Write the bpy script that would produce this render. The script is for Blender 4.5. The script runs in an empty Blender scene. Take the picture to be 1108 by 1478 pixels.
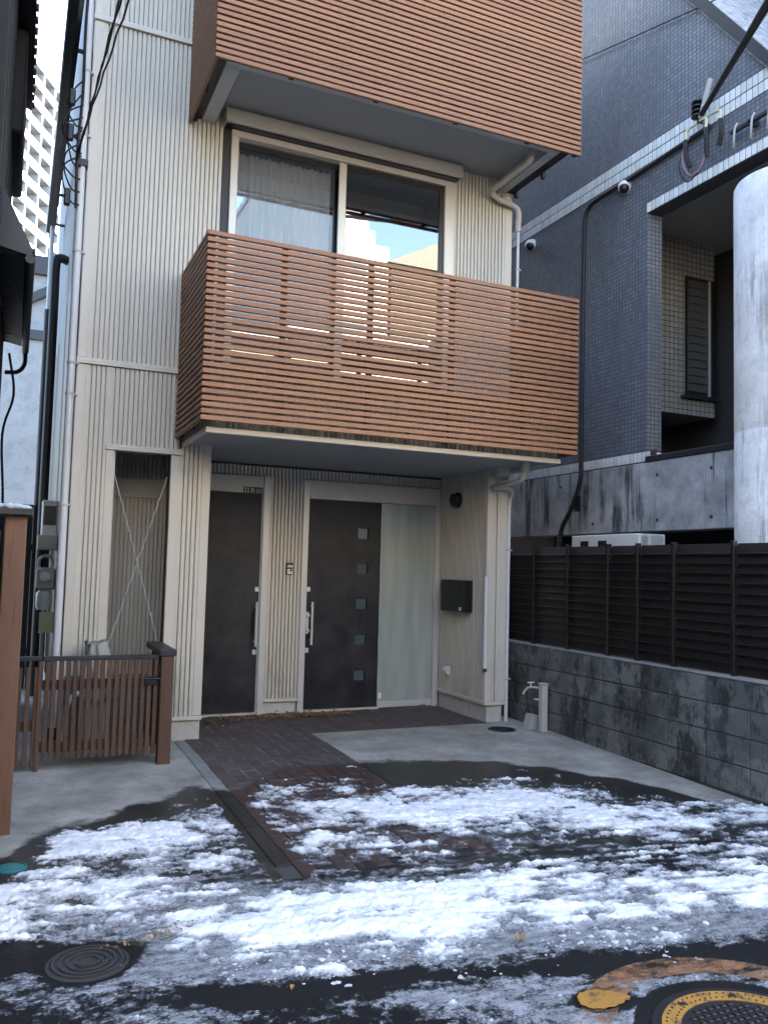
import bpy, bmesh, math, random
import numpy as np
from mathutils import Vector, Matrix

random.seed(7)
SC = bpy.context.scene
COL = SC.collection
R = math.radians

# ------------------------------------------------------------------ camera, sky, sun, exposure
cam_d = bpy.data.cameras.new('camera')
cam_d.sensor_fit = 'VERTICAL'; cam_d.sensor_height = 24.0
cam_d.lens = 24.0 * 1198.526 / 1478.0
cam_d.clip_start = 0.05; cam_d.clip_end = 2000
cam = bpy.data.objects.new('camera', cam_d); COL.objects.link(cam)
cam.matrix_world = Matrix(((0.91320, -0.05156, -0.40423, 0.0),
                           (-0.40666, -0.05141, -0.91213, 0.0),
                           (0.02625, 0.99735, -0.06792, 1.5),
                           (0, 0, 0, 1)))
SC.camera = cam

SUN_EL, SUN_AZ = R(26), R(40)          # azimuth measured from +Y (behind the house) towards +X
world = bpy.data.worlds.new('World'); SC.world = world; world.use_nodes = True
wn = world.node_tree.nodes; wl = world.node_tree.links
bg = wn['Background']; sky = wn.new('ShaderNodeTexSky'); sky.sky_type = 'NISHITA'
sky.sun_disc = False; sky.sun_elevation = SUN_EL; sky.sun_rotation = SUN_AZ
sky.air_density = 1.0; sky.dust_density = 2.2; sky.ozone_density = 1.0
wl.new(sky.outputs[0], bg.inputs[0]); bg.inputs[1].default_value = 0.13
sun_d = bpy.data.lights.new('sun', 'SUN'); sun_d.energy = 4.2; sun_d.angle = R(0.55); sun_d.color = (1.0, 0.93, 0.82)
sun = bpy.data.objects.new('sun', sun_d); COL.objects.link(sun)
sdir = Vector((math.sin(SUN_AZ) * math.cos(SUN_EL), math.cos(SUN_AZ) * math.cos(SUN_EL), math.sin(SUN_EL)))
sun.rotation_euler = sdir.to_track_quat('Z', 'Y').to_euler(); sun.location = (10, 20, 30)
SC.view_settings.view_transform = 'Standard'; SC.view_settings.look = 'None'
SC.view_settings.gamma = 1.0; SC.view_settings.exposure = 3.3; SC.view_settings.use_curve_mapping = False
SC.cycles.max_bounces = 8; SC.cycles.diffuse_bounces = 4; SC.cycles.glossy_bounces = 4
SC.cycles.transparent_max_bounces = 12

# ------------------------------------------------------------------ material helpers
def nd(nt, t, **kw):
    n = nt.nodes.new(t)
    for k, v in kw.items():
        setattr(n, k, v)
    return n
class MT:
    """small node helper around one Principled material"""
    def __init__(s, name, col=(.5, .5, .5), rough=.6, metal=0.0, spec=.5):
        s.m = bpy.data.materials.new(name); s.m.use_nodes = True; s.nt = s.m.node_tree
        s.b = s.nt.nodes['Principled BSDF']
        s.b.inputs['Base Color'].default_value = (*col, 1); s.b.inputs['Roughness'].default_value = rough
        s.b.inputs['Metallic'].default_value = metal; s.b.inputs['Specular IOR Level'].default_value = spec
        s.pos = None; s.bump_in = None
    def link(s, a, b): s.nt.links.new(a, b)
    def position(s):
        if s.pos is None: s.pos = nd(s.nt, 'ShaderNodeNewGeometry').outputs['Position']
        return s.pos
    def mapped(s, scale=(1, 1, 1), rot=(0, 0, 0), loc=(0, 0, 0)):
        m = nd(s.nt, 'ShaderNodeMapping'); m.inputs['Scale'].default_value = scale
        m.inputs['Rotation'].default_value = rot; m.inputs['Location'].default_value = loc
        s.link(s.position(), m.inputs['Vector']); return m.outputs[0]
    def noise(s, scale=5, detail=4, rough=.6, stretch=(1, 1, 1), loc=(0, 0, 0), dist=0):
        n = nd(s.nt, 'ShaderNodeTexNoise'); n.inputs['Scale'].default_value = scale
        n.inputs['Detail'].default_value = detail; n.inputs['Roughness'].default_value = rough
        n.inputs['Distortion'].default_value = dist
        s.link(s.mapped(stretch, loc=loc), n.inputs['Vector']); return n.outputs['Fac']
    def ramp(s, fac, stops, mode='LINEAR'):
        r = nd(s.nt, 'ShaderNodeValToRGB'); cr = r.color_ramp; cr.interpolation = mode
        while len(cr.elements) < len(stops): cr.elements.new(.5)
        for e, (p, c) in zip(cr.elements, stops):
            e.position = p; e.color = (*c, 1) if not isinstance(c, (int, float)) else (c, c, c, 1)
        s.link(fac, r.inputs[0]); return r.outputs[0]
    def mix(s, a, b, fac, blend='MIX'):
        m = nd(s.nt, 'ShaderNodeMix'); m.data_type = 'RGBA'; m.blend_type = blend
        for sock, v in ((m.inputs[6], a), (m.inputs[7], b), (m.inputs[0], fac)):
            if hasattr(v, 'is_linked'): s.link(v, sock)
            elif isinstance(v, (int, float)): sock.default_value = v if sock.type == 'VALUE' else (v, v, v, 1)
            else: sock.default_value = (*v, 1)
        return m.outputs[2]
    def math(s, op, a, b=0.0, c=0.0, clamp=False):
        m = nd(s.nt, 'ShaderNodeMath'); m.operation = op; m.use_clamp = clamp
        for i, v in enumerate((a, b, c)):
            if hasattr(v, 'is_linked'): s.link(v, m.inputs[i])
            else: m.inputs[i].default_value = v
        return m.outputs[0]
    def xyz(s):
        x = nd(s.nt, 'ShaderNodeSeparateXYZ'); s.link(s.position(), x.inputs[0]); return x.outputs
    def rnd(s): return nd(s.nt, 'ShaderNodeObjectInfo').outputs['Random']
    def attr(s, name): return nd(s.nt, 'ShaderNodeAttribute', attribute_name=name).outputs['Fac']
    def color(s, c): s.link(c, s.b.inputs['Base Color']); return s
    def rough(s, c): s.link(c, s.b.inputs['Roughness']); return s
    def bump(s, h, strength=.3, dist=.01):
        b = nd(s.nt, 'ShaderNodeBump'); b.inputs['Strength'].default_value = strength; b.inputs['Distance'].default_value = dist
        s.link(h, b.inputs['Height'])
        if s.bump_in: s.link(s.bump_in, b.inputs['Normal'])
        s.bump_in = b.outputs[0]; s.link(b.outputs[0], s.b.inputs['Normal']); return s

WET = [(-.5, 4.45), (.0, 4.8), (.22, 5.09), (.58, 5.34), (.99, 5.61), (1.24, 5.74), (1.42, 5.6), (1.75, 5.97), (2.55, 6.07), (3.5, 5.8), (4.04, 5.35), (4.37, 4.81), (4.62, 4.05), (5.4, 3.4)]
def wet_mask(t, soft=.09):
    """meltwater stain round the snow: 1 = wet. The edge is a curve over the ground."""
    x, y, z = t.xyz()
    fc = nd(t.nt, 'ShaderNodeFloatCurve'); cu = fc.mapping.curves[0]
    for i, (a, b) in enumerate(WET):
        p = ((a + .5) / 5.9, b / 8.0)
        if i == 0: cu.points[0].location = p
        elif i == len(WET) - 1: cu.points[-1].location = p
        else: cu.points.new(*p)
    fc.mapping.update()
    t.link(t.math('DIVIDE', t.math('ADD', x, .5), 5.9), fc.inputs['Value'])
    yb = t.math('MULTIPLY', fc.outputs[0], 8.0)
    n = t.math('ADD', t.math('MULTIPLY', t.math('SUBTRACT', t.noise(3.0, 6, .65), .5), .55), t.math('MULTIPLY', t.math('SUBTRACT', t.noise(22, 5, .7), .5), .16))
    d = t.math('SUBTRACT', t.math('ADD', yb, n), y)
    return t.math('MULTIPLY_ADD', d, 1 / soft, .5, clamp=True)

M = {}
def concrete(name, col, dirt=.45, scale=1.0, rough=.85, wet=False, streak=False):
    t = MT(name, col, rough, 0, .22)
    n1 = t.noise(2.2 * scale, 6, .65); n2 = t.noise(14 * scale, 5, .7); n3 = t.noise(90, 3, .6)
    c = t.mix(tuple(v * (1 - dirt) for v in col), tuple(min(1, v * 1.12) for v in col), t.ramp(n1, [(.3, 0), (.68, 1)]))
    c = t.mix(c, tuple(v * .55 for v in col), t.math('MULTIPLY', t.ramp(n2, [(.48, 0), (.70, 1)]), .6))
    if streak:
        s1 = t.noise(7, 6, .7, (1, 1, .09)); s2 = t.noise(1.3, 3, .5, loc=(4, 1, 2))
        f = t.math('MULTIPLY', t.ramp(s1, [(.50, 0), (.60, 1)]), t.ramp(s2, [(.42, 0), (.56, 1)]))
        c = t.mix(c, (.02, .02, .021), t.math('MULTIPLY', f, streak))
    c = t.mix(c, tuple(v * .7 for v in col), t.math('MULTIPLY', t.ramp(n3, [(.42, 0), (.66, 1)]), .5))
    if wet:
        w = wet_mask(t)
        c = t.mix(c, (.008, .0085, .007), t.math('MULTIPLY', w, .93)); t.rough(t.math('MULTIPLY_ADD', w, -.5, rough))
    t.color(c).bump(n3, .25, .004).bump(n2, .25, .006); M[name] = t.m; return t
concrete('concrete_slab', (.44, .42, .375), .6, wet=True)
concrete('concrete_kerb', (.29, .29, .285), .3, wet=True)
concrete('concrete_wall', (.52, .53, .55), .6, 1.6, streak=1.0)
concrete('concrete_column', (.80, .81, .83), .18, .8, streak=.6)
concrete('foundation', (.52, .51, .49), .2, 1.0)
concrete('far_white', (.30, .31, .325), .08, .3)
concrete('warm_render', (.58, .52, .43), .12, .3)
concrete('brown_render', (.20, .17, .14), .12, .3)
concrete('white_render', (.62, .60, .57), .06, .2)
concrete('stucco', (.36, .375, .40), .3, 5)

t = concrete('block', (.115, .12, .122), .55, 1.0, .9, streak=.9)
n = t.b.inputs['Base Color'].links[0].from_socket
big = t.noise(2.6, 7, .7, loc=(3, 9, 1))
c = t.mix(n, (.19, .19, .18), t.math('MULTIPLY', t.ramp(big, [(.50, 0), (.57, 1)]), .6))
c = t.mix(c, (.016, .018, .018), t.math('MULTIPLY', t.ramp(t.noise(4.0, 8, .8, (1, 1, .45), loc=(1, 2, 8)), [(.50, 0), (.56, 1)]), .82))
t.bump(big, .5, .02)
t.color(t.mix(c, 0.5, t.math('MULTIPLY_ADD', t.rnd(), .7, -.35), 'SOFT_LIGHT'))
c2 = t.mix(c, (.26, .26, .25), t.math('MULTIPLY', t.rnd(), .14)); t.color(c2)

t = MT('mortar', (.05, .051, .05), .95); t.bump(t.noise(60, 4), .4, .004); M['mortar'] = t.m

t = MT('asphalt', (.04, .04, .042), .5, 0, .14)
n = t.noise(160, 3, .6); w = t.noise(1.4, 5, .6, (.5, 1, 1))
t.color(t.mix((.003, .003, .0035), (.024, .0245, .025), t.math('MULTIPLY', n, t.ramp(w, [(.25, .5), (.7, 1)]))))
t.rough(t.ramp(w, [(.3, .3), (.65, .65)])).bump(n, .55, .006); M['asphalt'] = t.m

def paint(name, col, rough=.4, var=.08, metal=0.0, sc=3, bump=0):
    t = MT(name, col, rough, metal); n = t.noise(sc, 5, .6)
    t.color(t.mix(tuple(v * (1 - var * 2) for v in col), tuple(min(1, v * (1 + var)) for v in col), n))
    t.rough(t.math('MULTIPLY_ADD', t.noise(sc * 6, 3), .18, rough - .09))
    if bump: t.bump(t.noise(bump, 4), .15, .004)
    M[name] = t.m; return t
# ribbed steel siding: champagne coat with faint rain streaks and grime at the foot of ribs
t = MT('siding', (.55, .51, .43), .42, .0)
s1 = t.noise(9, 5, .65, (1, 1, .05)); s2 = t.noise(1.2, 4, .5)
c = t.mix((.52, .49, .43), (.60, .57, .505), s2); c = t.mix(c, (.40, .38, .33), t.math('MULTIPLY', t.ramp(t.noise(3, 4, .6, (1, 1, .25)), [(.5, 0), (.8, 1)]), .35))
foot = t.math('MULTIPLY', t.math('MULTIPLY_ADD', t.xyz()[2], -1.6, 1.35, clamp=True), t.ramp(t.noise(6, 6, .7, (1, 1, .35)), [(.4, 0), (.7, .6)]))
c = t.mix(c, (.21, .19, .155), foot)
t.color(c).rough(t.math('MULTIPLY_ADD', s2, .2, .33)); M['siding'] = t.m
paint('siding_trim', (.58, .55, .49), .38, .05)
# mossy ribbed fascia of the low parapet
t = MT('siding_mossy', (.5, .46, .39), .6)
f = t.math('MULTIPLY', t.ramp(t.noise(13, 6, .7, (1, 1, .3)), [(.38, 0), (.6, 1)]), t.ramp(t.xyz()[2], [(0, 1), (1, 1)]))
t.color(t.mix((.44, .41, .33), (.07, .075, .05), t.math('MULTIPLY', f, .85))); M['siding_mossy'] = t.m
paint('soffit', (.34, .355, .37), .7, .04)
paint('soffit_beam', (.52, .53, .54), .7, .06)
paint('aluminium', (.62, .59, .53), .32, .04, .25)
paint('door_frame', (.60, .60, .60), .35, .05, .2)
paint('black_frame', (.02, .02, .022), .35, .1)
paint('pvc_white', (.62, .63, .66), .35, .06)
paint('pvc_beige', (.50, .48, .44), .42, .1)
paint('pvc_dark', (.022, .022, .025), .5, .2)
paint('black_steel', (.006, .0065, .007), .45, .15)
paint('chrome', (.70, .71, .72), .3, .03, .35)
paint('fence_brown', (.0095, .0068, .0062), .45, .25, 0, 6)
paint('pvc_dark2', (.11, .105, .10), .5, .2)
paint('rubber', (.012, .012, .013), .6, .2)
paint('white_plastic', (.70, .70, .68), .4, .05)
paint('teal_plastic', (.03, .20, .20), .45, .15)
paint('green_plate', (.012, .06, .035), .35, .05)
paint('plate_white', (.75, .78, .74), .5, .02)
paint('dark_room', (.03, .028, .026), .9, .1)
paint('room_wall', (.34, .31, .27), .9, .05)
paint('curtain', (.74, .76, .80), .95, .05)
paint('tarp', (.36, .36, .33), .8, .12, 0, 8, 20)
paint('iron', (.055, .055, .057), .5, .3, .35, 12, 60)
paint('iron_dark', (.022, .022, .023), .5, .3, .2, 12, 60)
t = MT('yellow_paint', (.42, .2, .03), .6); n = t.noise(18, 6, .75); c = t.mix((.30, .15, .035), (.46, .23, .03), t.noise(5, 4, .6)); t.color(t.mix(c, (.04, .035, .03), t.ramp(n, [(.50, 0), (.64, .85)]))).bump(n, .3, .003); M['yellow_paint'] = t.m
paint('splice_yellow', (.58, .55, .38), .5, .1)
paint('splice_pink', (.42, .20, .24), .5, .1)
paint('roof_metal', (.028, .028, .032), .5, .2)
paint('terrace_paint', (.06, .056, .062), .7, .1)
paint('old_timber', (.022, .018, .016), .75, .35, 0, 5, 30)
paint('tower_white', (.50, .51, .53), .7, .03)
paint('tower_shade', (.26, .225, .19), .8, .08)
paint('tower_glass', (.16, .22, .27), .2, .1)
paint('rail_glass', (.50, .56, .58), .3, .05)
paint('tan_roof', (.11, .10, .07), .6, .1)
paint('block_grey', (.16, .17, .17), .85, .2, 0, 7, 30)
paint('gas_grey', (.40, .40, .39), .5, .06)
paint('gas_yellow', (.55, .58, .36), .6, .06)

# composite-wood slats
def wood(name, a, b, rough=.55, along=(1, 1, 1), sc=8, rv=.35):
    t = MT(name, a, rough); g = t.noise(sc, 6, .65, along); g2 = t.noise(sc * 5, 4, .6, along)
    c = t.mix(a, b, g); c = t.mix(c, tuple(v * .45 for v in a), t.math('MULTIPLY', t.ramp(g2, [(.5, 0), (.75, 1)]), .45))
    hs = nd(t.nt, 'ShaderNodeHueSaturation'); t.link(c, hs.inputs['Color'])
    t.link(t.math('MULTIPLY_ADD', t.rnd(), rv, 1 - rv / 2), hs.inputs['Value'])
    t.color(hs.outputs[0]).bump(g2, .2, .003); M[name] = t.m; return t
wood('slat_wood', (.225, .096, .046), (.315, .152, .075), .5, (.12, 3, 3), 9, .26)
wood('gate_wood', (.072, .037, .023), (.115, .064, .041), .7, (3, 3, .15), 9, .35)
wood('post_wood', (.14, .072, .044), (.20, .11, .068), .65, (2, 2, .12), 7, .1)

# clay pavers
t = MT('paver', (.10, .062, .052), .8, 0, .25)
n = t.noise(30, 5, .7); w = wet_mask(t, .12)
hs = nd(t.nt, 'ShaderNodeHueSaturation'); t.link(t.mix((.075, .060, .058), (.12, .096, .092), n), hs.inputs['Color'])
t.link(t.math('MULTIPLY_ADD', t.rnd(), .28, .86), hs.inputs['Value'])
t.color(t.mix(hs.outputs[0], (.05, .026, .021), t.math('MULTIPLY', w, .75))).rough(t.math('MULTIPLY_ADD', w, -.4, .85)).bump(n, .3, .004); M['paver'] = t.m
t = MT('paver_joint', (.09, .085, .08), .95); w = wet_mask(t, .12)
t.color(t.mix(t.mix((.07, .065, .06), (.22, .205, .19), t.ramp(t.noise(6, 4, .6), [(.42, 0), (.6, 1)])), (.012, .012, .012), w)); M['paver_joint'] = t.m

# neighbour's small dark tile (pieces of about 3.5 cm): grout lines in the material
def tile(name, a, b, grout, bw, bh, u='y', spec=.5):
    t = MT(name, a, .3, 0, spec); x, y, z = t.xyz()
    cb = nd(t.nt, 'ShaderNodeCombineXYZ'); t.link(y if u == 'y' else x, cb.inputs[0]); t.link(z, cb.inputs[1])
    br = nd(t.nt, 'ShaderNodeTexBrick'); br.offset = 0; br.squash = 1
    br.inputs['Color1'].default_value = (*a, 1); br.inputs['Color2'].default_value = (*b, 1); br.inputs['Mortar'].default_value = (*grout, 1)
    br.inputs['Scale'].default_value = 1; br.inputs['Mortar Size'].default_value = .0045; br.inputs['Mortar Smooth'].default_value = .1
    br.inputs['Bias'].default_value = 0; br.inputs['Brick Width'].default_value = bw; br.inputs['Row Height'].default_value = bh
    t.link(cb.outputs[0], br.inputs['Vector'])
    dirt = t.noise(2.5, 6, .65, (1, 1, .4))
    t.color(t.mix(br.outputs['Color'], tuple(v * .5 for v in a), t.math('MULTIPLY', t.ramp(dirt, [(.4, 0), (.75, 1)]), .5)))
    t.rough(t.math('MULTIPLY_ADD', br.outputs['Fac'], .5, .24))
    inv = t.math('SUBTRACT', 1, br.outputs['Fac']); t.bump(inv, .7, .004).bump(t.noise(25, 2), .08, .01); M[name] = t.m
tile('dark_tile', (.155, .167, .20), (.205, .22, .26), (.06, .064, .075), .050, .044)
tile('jamb_tile', (.20, .205, .22), (.26, .26, .27), (.06, .06, .062), .05, .044, 'x')
tile('bay_tile', (.40, .38, .34), (.48, .45, .40), (.05, .048, .045), .068, .064, 'x')
t = MT('white_tile', (.58, .60, .62), .25); n = t.noise(9, 5, .65)
c = t.mix((.58, .60, .62), (.78, .80, .82), n); hs = nd(t.nt, 'ShaderNodeHueSaturation'); t.link(c, hs.inputs['Color'])
t.link(t.math('MULTIPLY_ADD', t.rnd(), .22, .89), hs.inputs['Value']); t.color(hs.outputs[0]); M['white_tile'] = t.m
t = MT('slate_roof', (.16, .17, .19), .6); v = nd(t.nt, 'ShaderNodeTexVoronoi'); v.inputs['Scale'].default_value = 14
t.link(t.mapped((1, .6, 1)), v.inputs['Vector']); n = t.noise(12, 6, .7)
t.color(t.mix((.12, .125, .14), (.36, .37, .40), t.ramp(n, [(.35, 0), (.65, 1)]))).bump(v.outputs['Distance'], .8, .02).bump(n, .5, .01); M['slate_roof'] = t.m

# door skin: dark hammered steel
t = MT('door_skin', (.028, .030, .034), .5, 0, .3); n = t.noise(5, 6, .6); t.color(t.mix((.013, .015, .022), (.034, .034, .038), t.ramp(n, [(.35, 0), (.65, 1)]))).rough(t.math('MULTIPLY_ADD', n, .25, .32)).bump(t.noise(160, 2), .12, .002); M['door_skin'] = t.m

# glass
def glass(name, tint, refl, rough=0.0):
    m = bpy.data.materials.new(name); m.use_nodes = True; nt = m.node_tree; nt.nodes.clear()
    o = nd(nt, 'ShaderNodeOutputMaterial'); mx = nd(nt, 'ShaderNodeMixShader'); tr = nd(nt, 'ShaderNodeBsdfTransparent'); gl = nd(nt, 'ShaderNodeBsdfGlossy')
    tr.inputs[0].default_value = (*tint, 1); gl.inputs['Roughness'].default_value = rough; gl.inputs[0].default_value = (.97, .98, 1, 1)
    fr = nd(nt, 'ShaderNodeFresnel'); fr.inputs[0].default_value = 1.5
    ma = nd(nt, 'ShaderNodeMath'); ma.operation = 'MULTIPLY_ADD'; ma.inputs[1].default_value = 1.0; ma.inputs[2].default_value = refl
    nt.links.new(fr.outputs[0], ma.inputs[0]); nt.links.new(ma.outputs[0], mx.inputs[0]); nt.links.new(tr.outputs[0], mx.inputs[1]); nt.links.new(gl.outputs[0], mx.inputs[2]); nt.links.new(mx.outputs[0], o.inputs[0])
    M[name] = m
glass('window_glass', (.84, .85, .85), .20)
t = MT('frosted_glass', (.24, .33, .31), .22, 0, .6); n = t.noise(3, 4, .5, (2.2, 1, .25))
t.color(t.mix((.27, .325, .315), (.42, .465, .44), t.ramp(n, [(.3, 0), (.7, 1)]))); t.b.inputs['Coat Weight'].default_value = .6; t.b.inputs['Coat Roughness'].default_value = .05; M['frosted_glass'] = t.m
t = MT('lite_glass', (.075, .105, .115), .15, 0, .6); t.b.inputs['Coat Weight'].default_value = .5; M['lite_glass'] = t.m

# snow: 'snow' attribute = packed white snow, below that thin dirty ice that lets the ground show
t = MT('snow', (.85, .87, .90), .55)
sn = t.attr('snow'); sl = t.attr('slush'); fine = t.noise(55, 5, .7); mid = t.noise(16, 5, .65, (.6, 1.3, 1))
grain = t.noise(85, 4, .75, (.8, 1.2, 1))
icec = t.mix((.10, .108, .12), (.42, .44, .475), t.ramp(t.math('MULTIPLY_ADD', t.math('SUBTRACT', grain, .5), .8, mid), [(.32, 0), (.68, 1)]))
w = t.math('MULTIPLY_ADD', t.math('SUBTRACT', grain, .5), .7, t.math('MULTIPLY_ADD', t.math('SUBTRACT', fine, .5), .5, sn)); w = t.ramp(w, [(.10, 0), (.72, 1)])
t.color(t.mix(icec, t.mix((.62, .66, .73), (.90, .915, .93), t.ramp(mid, [(.3, 0), (.6, 1)])), w))
t.rough(t.math('MULTIPLY_ADD', w, .4, .2))
al = t.math('MULTIPLY_ADD', t.math('SUBTRACT', grain, .5), 1.2, t.math('MULTIPLY_ADD', t.math('SUBTRACT', mid, .5), .9, sl)); al = t.ramp(al, [(.18, 0), (.62, .88)])
al = t.math('MAXIMUM', al, w); t.link(al, t.b.inputs['Alpha'])
t.bump(fine, .5, .012).bump(t.noise(140, 3, .6), .4, .004)
t.b.inputs['Subsurface Weight'].default_value = .0
M['snow'] = t.m
t = MT('ice_chunk', (.72, .75, .80), .4); n = t.noise(40, 4); t.color(t.mix((.30, .32, .35), (.78, .80, .84), n)); M['ice_chunk'] = t.m
t = MT('leaf_litter', (.12, .07, .03), .8); n = t.noise(45, 3, .6); t.color(t.ramp(n, [(.3, (.10, .05, .022)), (.5, (.28, .145, .045)), (.7, (.42, .27, .09))])); M['leaf_litter'] = t.m
t = MT('worn_orange', (.32, .13, .05), .6); n = t.noise(22, 6, .7, (.5, 1.5, 1)); t.color(t.mix((.20, .12, .08), (.34, .16, .06), n)); al = t.ramp(t.noise(9, 6, .75, (.6, 1.4, 1)), [(.40, 0), (.56, .9)]); t.link(al, t.b.inputs['Alpha']); M['worn_orange'] = t.m

# ------------------------------------------------------------------ mesh helpers
class MB:
    def __init__(s): s.v = []; s.f = []
    def add(s, vs, fs):
        o = len(s.v); s.v += [tuple(v) for v in vs]; s.f += [tuple(i + o for i in f) for f in fs]; return s
    def box(s, x0, x1, y0, y1, z0, z1):
        return s.add([(x0, y0, z0), (x1, y0, z0), (x1, y1, z0), (x0, y1, z0), (x0, y0, z1), (x1, y0, z1), (x1, y1, z1), (x0, y1, z1)],
                     [(0, 3, 2, 1), (4, 5, 6, 7), (0, 1, 5, 4), (1, 2, 6, 5), (2, 3, 7, 6), (3, 0, 4, 7)])
    def bbox(s, x0, x1, y0, y1, z0, z1, b=.004):
        bm = bmesh.new(); bmesh.ops.create_cube(bm, size=1)
        for v in bm.verts: v.co = ((x0 + x1) / 2 + v.co.x * (x1 - x0), (y0 + y1) / 2 + v.co.y * (y1 - y0), (z0 + z1) / 2 + v.co.z * (z1 - z0))
        bmesh.ops.bevel(bm, geom=list(bm.edges), offset=b, segments=1, affect='EDGES')
        bm.verts.index_update(); s.add([v.co for v in bm.verts], [[v.index for v in f.verts] for f in bm.faces]); bm.free(); return s
    def prism(s, pts, a0, a1, axis='y'):
        """closed outline extruded along an axis; pts are the two other coordinates in order"""
        n = len(pts)
        def mk(p, a): return {'x': (a, p[0], p[1]), 'y': (p[0], a, p[1]), 'z': (p[0], p[1], a)}[axis]
        return s.add([mk(p, a0) for p in pts] + [mk(p, a1) for p in pts],
                     [tuple(range(n))[::-1], tuple(range(n, 2 * n))] + [(i, (i + 1) % n, n + (i + 1) % n, n + i) for i in range(n)])
    def tube(s, pts, r, n=8, cap=True):
        pts = [Vector(p) for p in pts]; rings = []; up = None
        for i, p in enumerate(pts):
            d = (pts[min(i + 1, len(pts) - 1)] - pts[max(i - 1, 0)]).normalized()
            if up is None: up = Vector((0, 0, 1)) if abs(d.z) < .9 else Vector((1, 0, 0))
            a = d.cross(up).normalized(); up = a.cross(d).normalized(); rr = r[i] if isinstance(r, (list, tuple)) else r
            rings.append([p + (a * math.cos(2 * math.pi * k / n) + up * math.sin(2 * math.pi * k / n)) * rr for k in range(n)])
        vs = [v for q in rings for v in q]
        fs = [(i * n + k, i * n + (k + 1) % n, (i + 1) * n + (k + 1) % n, (i + 1) * n + k) for i in range(len(pts) - 1) for k in range(n)]
        if cap: fs += [tuple(range(n))[::-1], tuple(range((len(pts) - 1) * n, len(pts) * n))]
        return s.add(vs, fs)
    def lathe(s, prof, c=(0, 0, 0), n=24, axis='z'):
        vs = []; fs = []
        for r, h in prof:
            for k in range(n):
                a = 2 * math.pi * k / n; p = (r * math.cos(a), r * math.sin(a), h)
                if axis == 'x': p = (h, p[0], p[1])
                if axis == 'y': p = (p[0], h, p[1])
                vs.append((c[0] + p[0], c[1] + p[1], c[2] + p[2]))
        m = len(prof)
        fs = [(i * n + k, i * n + (k + 1) % n, (i + 1) * n + (k + 1) % n, (i + 1) * n + k) for i in range(m - 1) for k in range(n)]
        fs += [tuple(range(n))[::-1], tuple(range((m - 1) * n, m * n))]
        return s.add(vs, fs)
    def mesh(s, name):
        me = bpy.data.meshes.new(name); me.from_pydata(s.v, [], s.f); me.validate()
        bm = bmesh.new(); bm.from_mesh(me); bmesh.ops.recalc_face_normals(bm, faces=bm.faces); bm.to_mesh(me); bm.free(); return me
    def build(s, name, mat, parent=None, smooth=False):
        me = s.mesh(name); me.materials.append(M[mat] if isinstance(mat, str) else mat)
        if smooth:
            me.polygons.foreach_set('use_smooth', [True] * len(me.polygons)); me.set_sharp_from_angle(angle=R(42))
        return link(bpy.data.objects.new(name, me), parent)
def link(o, parent=None):
    COL.objects.link(o)
    if parent is not None:
        o.parent = parent; o.matrix_parent_inverse = world_of(parent).inverted()
    return o
def world_of(o):
    m = Matrix.LocRotScale(o.location, o.rotation_euler, o.scale)
    return (world_of(o.parent) @ o.matrix_parent_inverse @ m) if o.parent else m
def thing(name, label, cat, loc=(0, 0, 0), group=None):
    o = bpy.data.objects.new(name, None); o.empty_display_size = .1; COL.objects.link(o); o.location = loc
    return tag(o, label, cat, group)
def tag(o, label, cat, group=None):
    o['label'] = label; o['category'] = cat
    if group: o['group'] = group
    return o
def setting(o, kind='structure'):
    o['kind'] = kind; return o
def piece(name, me, loc, parent, rot=None):
    o = bpy.data.objects.new(name, me); o.location = loc
    if rot: o.rotation_euler = rot
    return link(o, parent)
def shared(mb, name, mat):
    me = mb.mesh(name); me.materials.append(M[mat]); return me
def smooth_path(pts, k=8):
    """Catmull-Rom through the points"""
    P = [Vector(p) for p in pts]; P = [P[0] * 2 - P[1]] + P + [P[-1] * 2 - P[-2]]; out = []
    for i in range(1, len(P) - 2):
        for j in range(k):
            t = j / k; a, b, c, d = P[i - 1:i + 3]
            out.append(.5 * ((2 * b) + (c - a) * t + (2 * a - 5 * b + 4 * c - d) * t * t + (3 * b - a - 3 * c + d) * t ** 3))
    return out + [P[-2]]
def ribs(mb, a0, a1, z0, z1, face, axis='x', out=-1, pitch=.0395, depth=.030, gw=.0115):
    """ribbed sheet: raised faces with narrow grooves, running up from z0 to z1"""
    n = max(1, round((a1 - a0) / pitch)); p = (a1 - a0) / n; prof = []
    for i in range(n):
        a = a0 + i * p
        prof += [(a, 1), (a + gw * .12, 0), (a + gw * .88, 0), (a + gw, 1)] if i else [(a, 1)]
    prof.append((a1, 1)); vs = []
    for a, h in prof:
        f = face - out * depth * (1 - h)
        for z in (z0, z1): vs.append((a, f, z) if axis == 'x' else (f, a, z))
    return mb.add(vs, [(2 * i, 2 * i + 2, 2 * i + 3, 2 * i + 1) for i in range(len(prof) - 1)])

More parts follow.
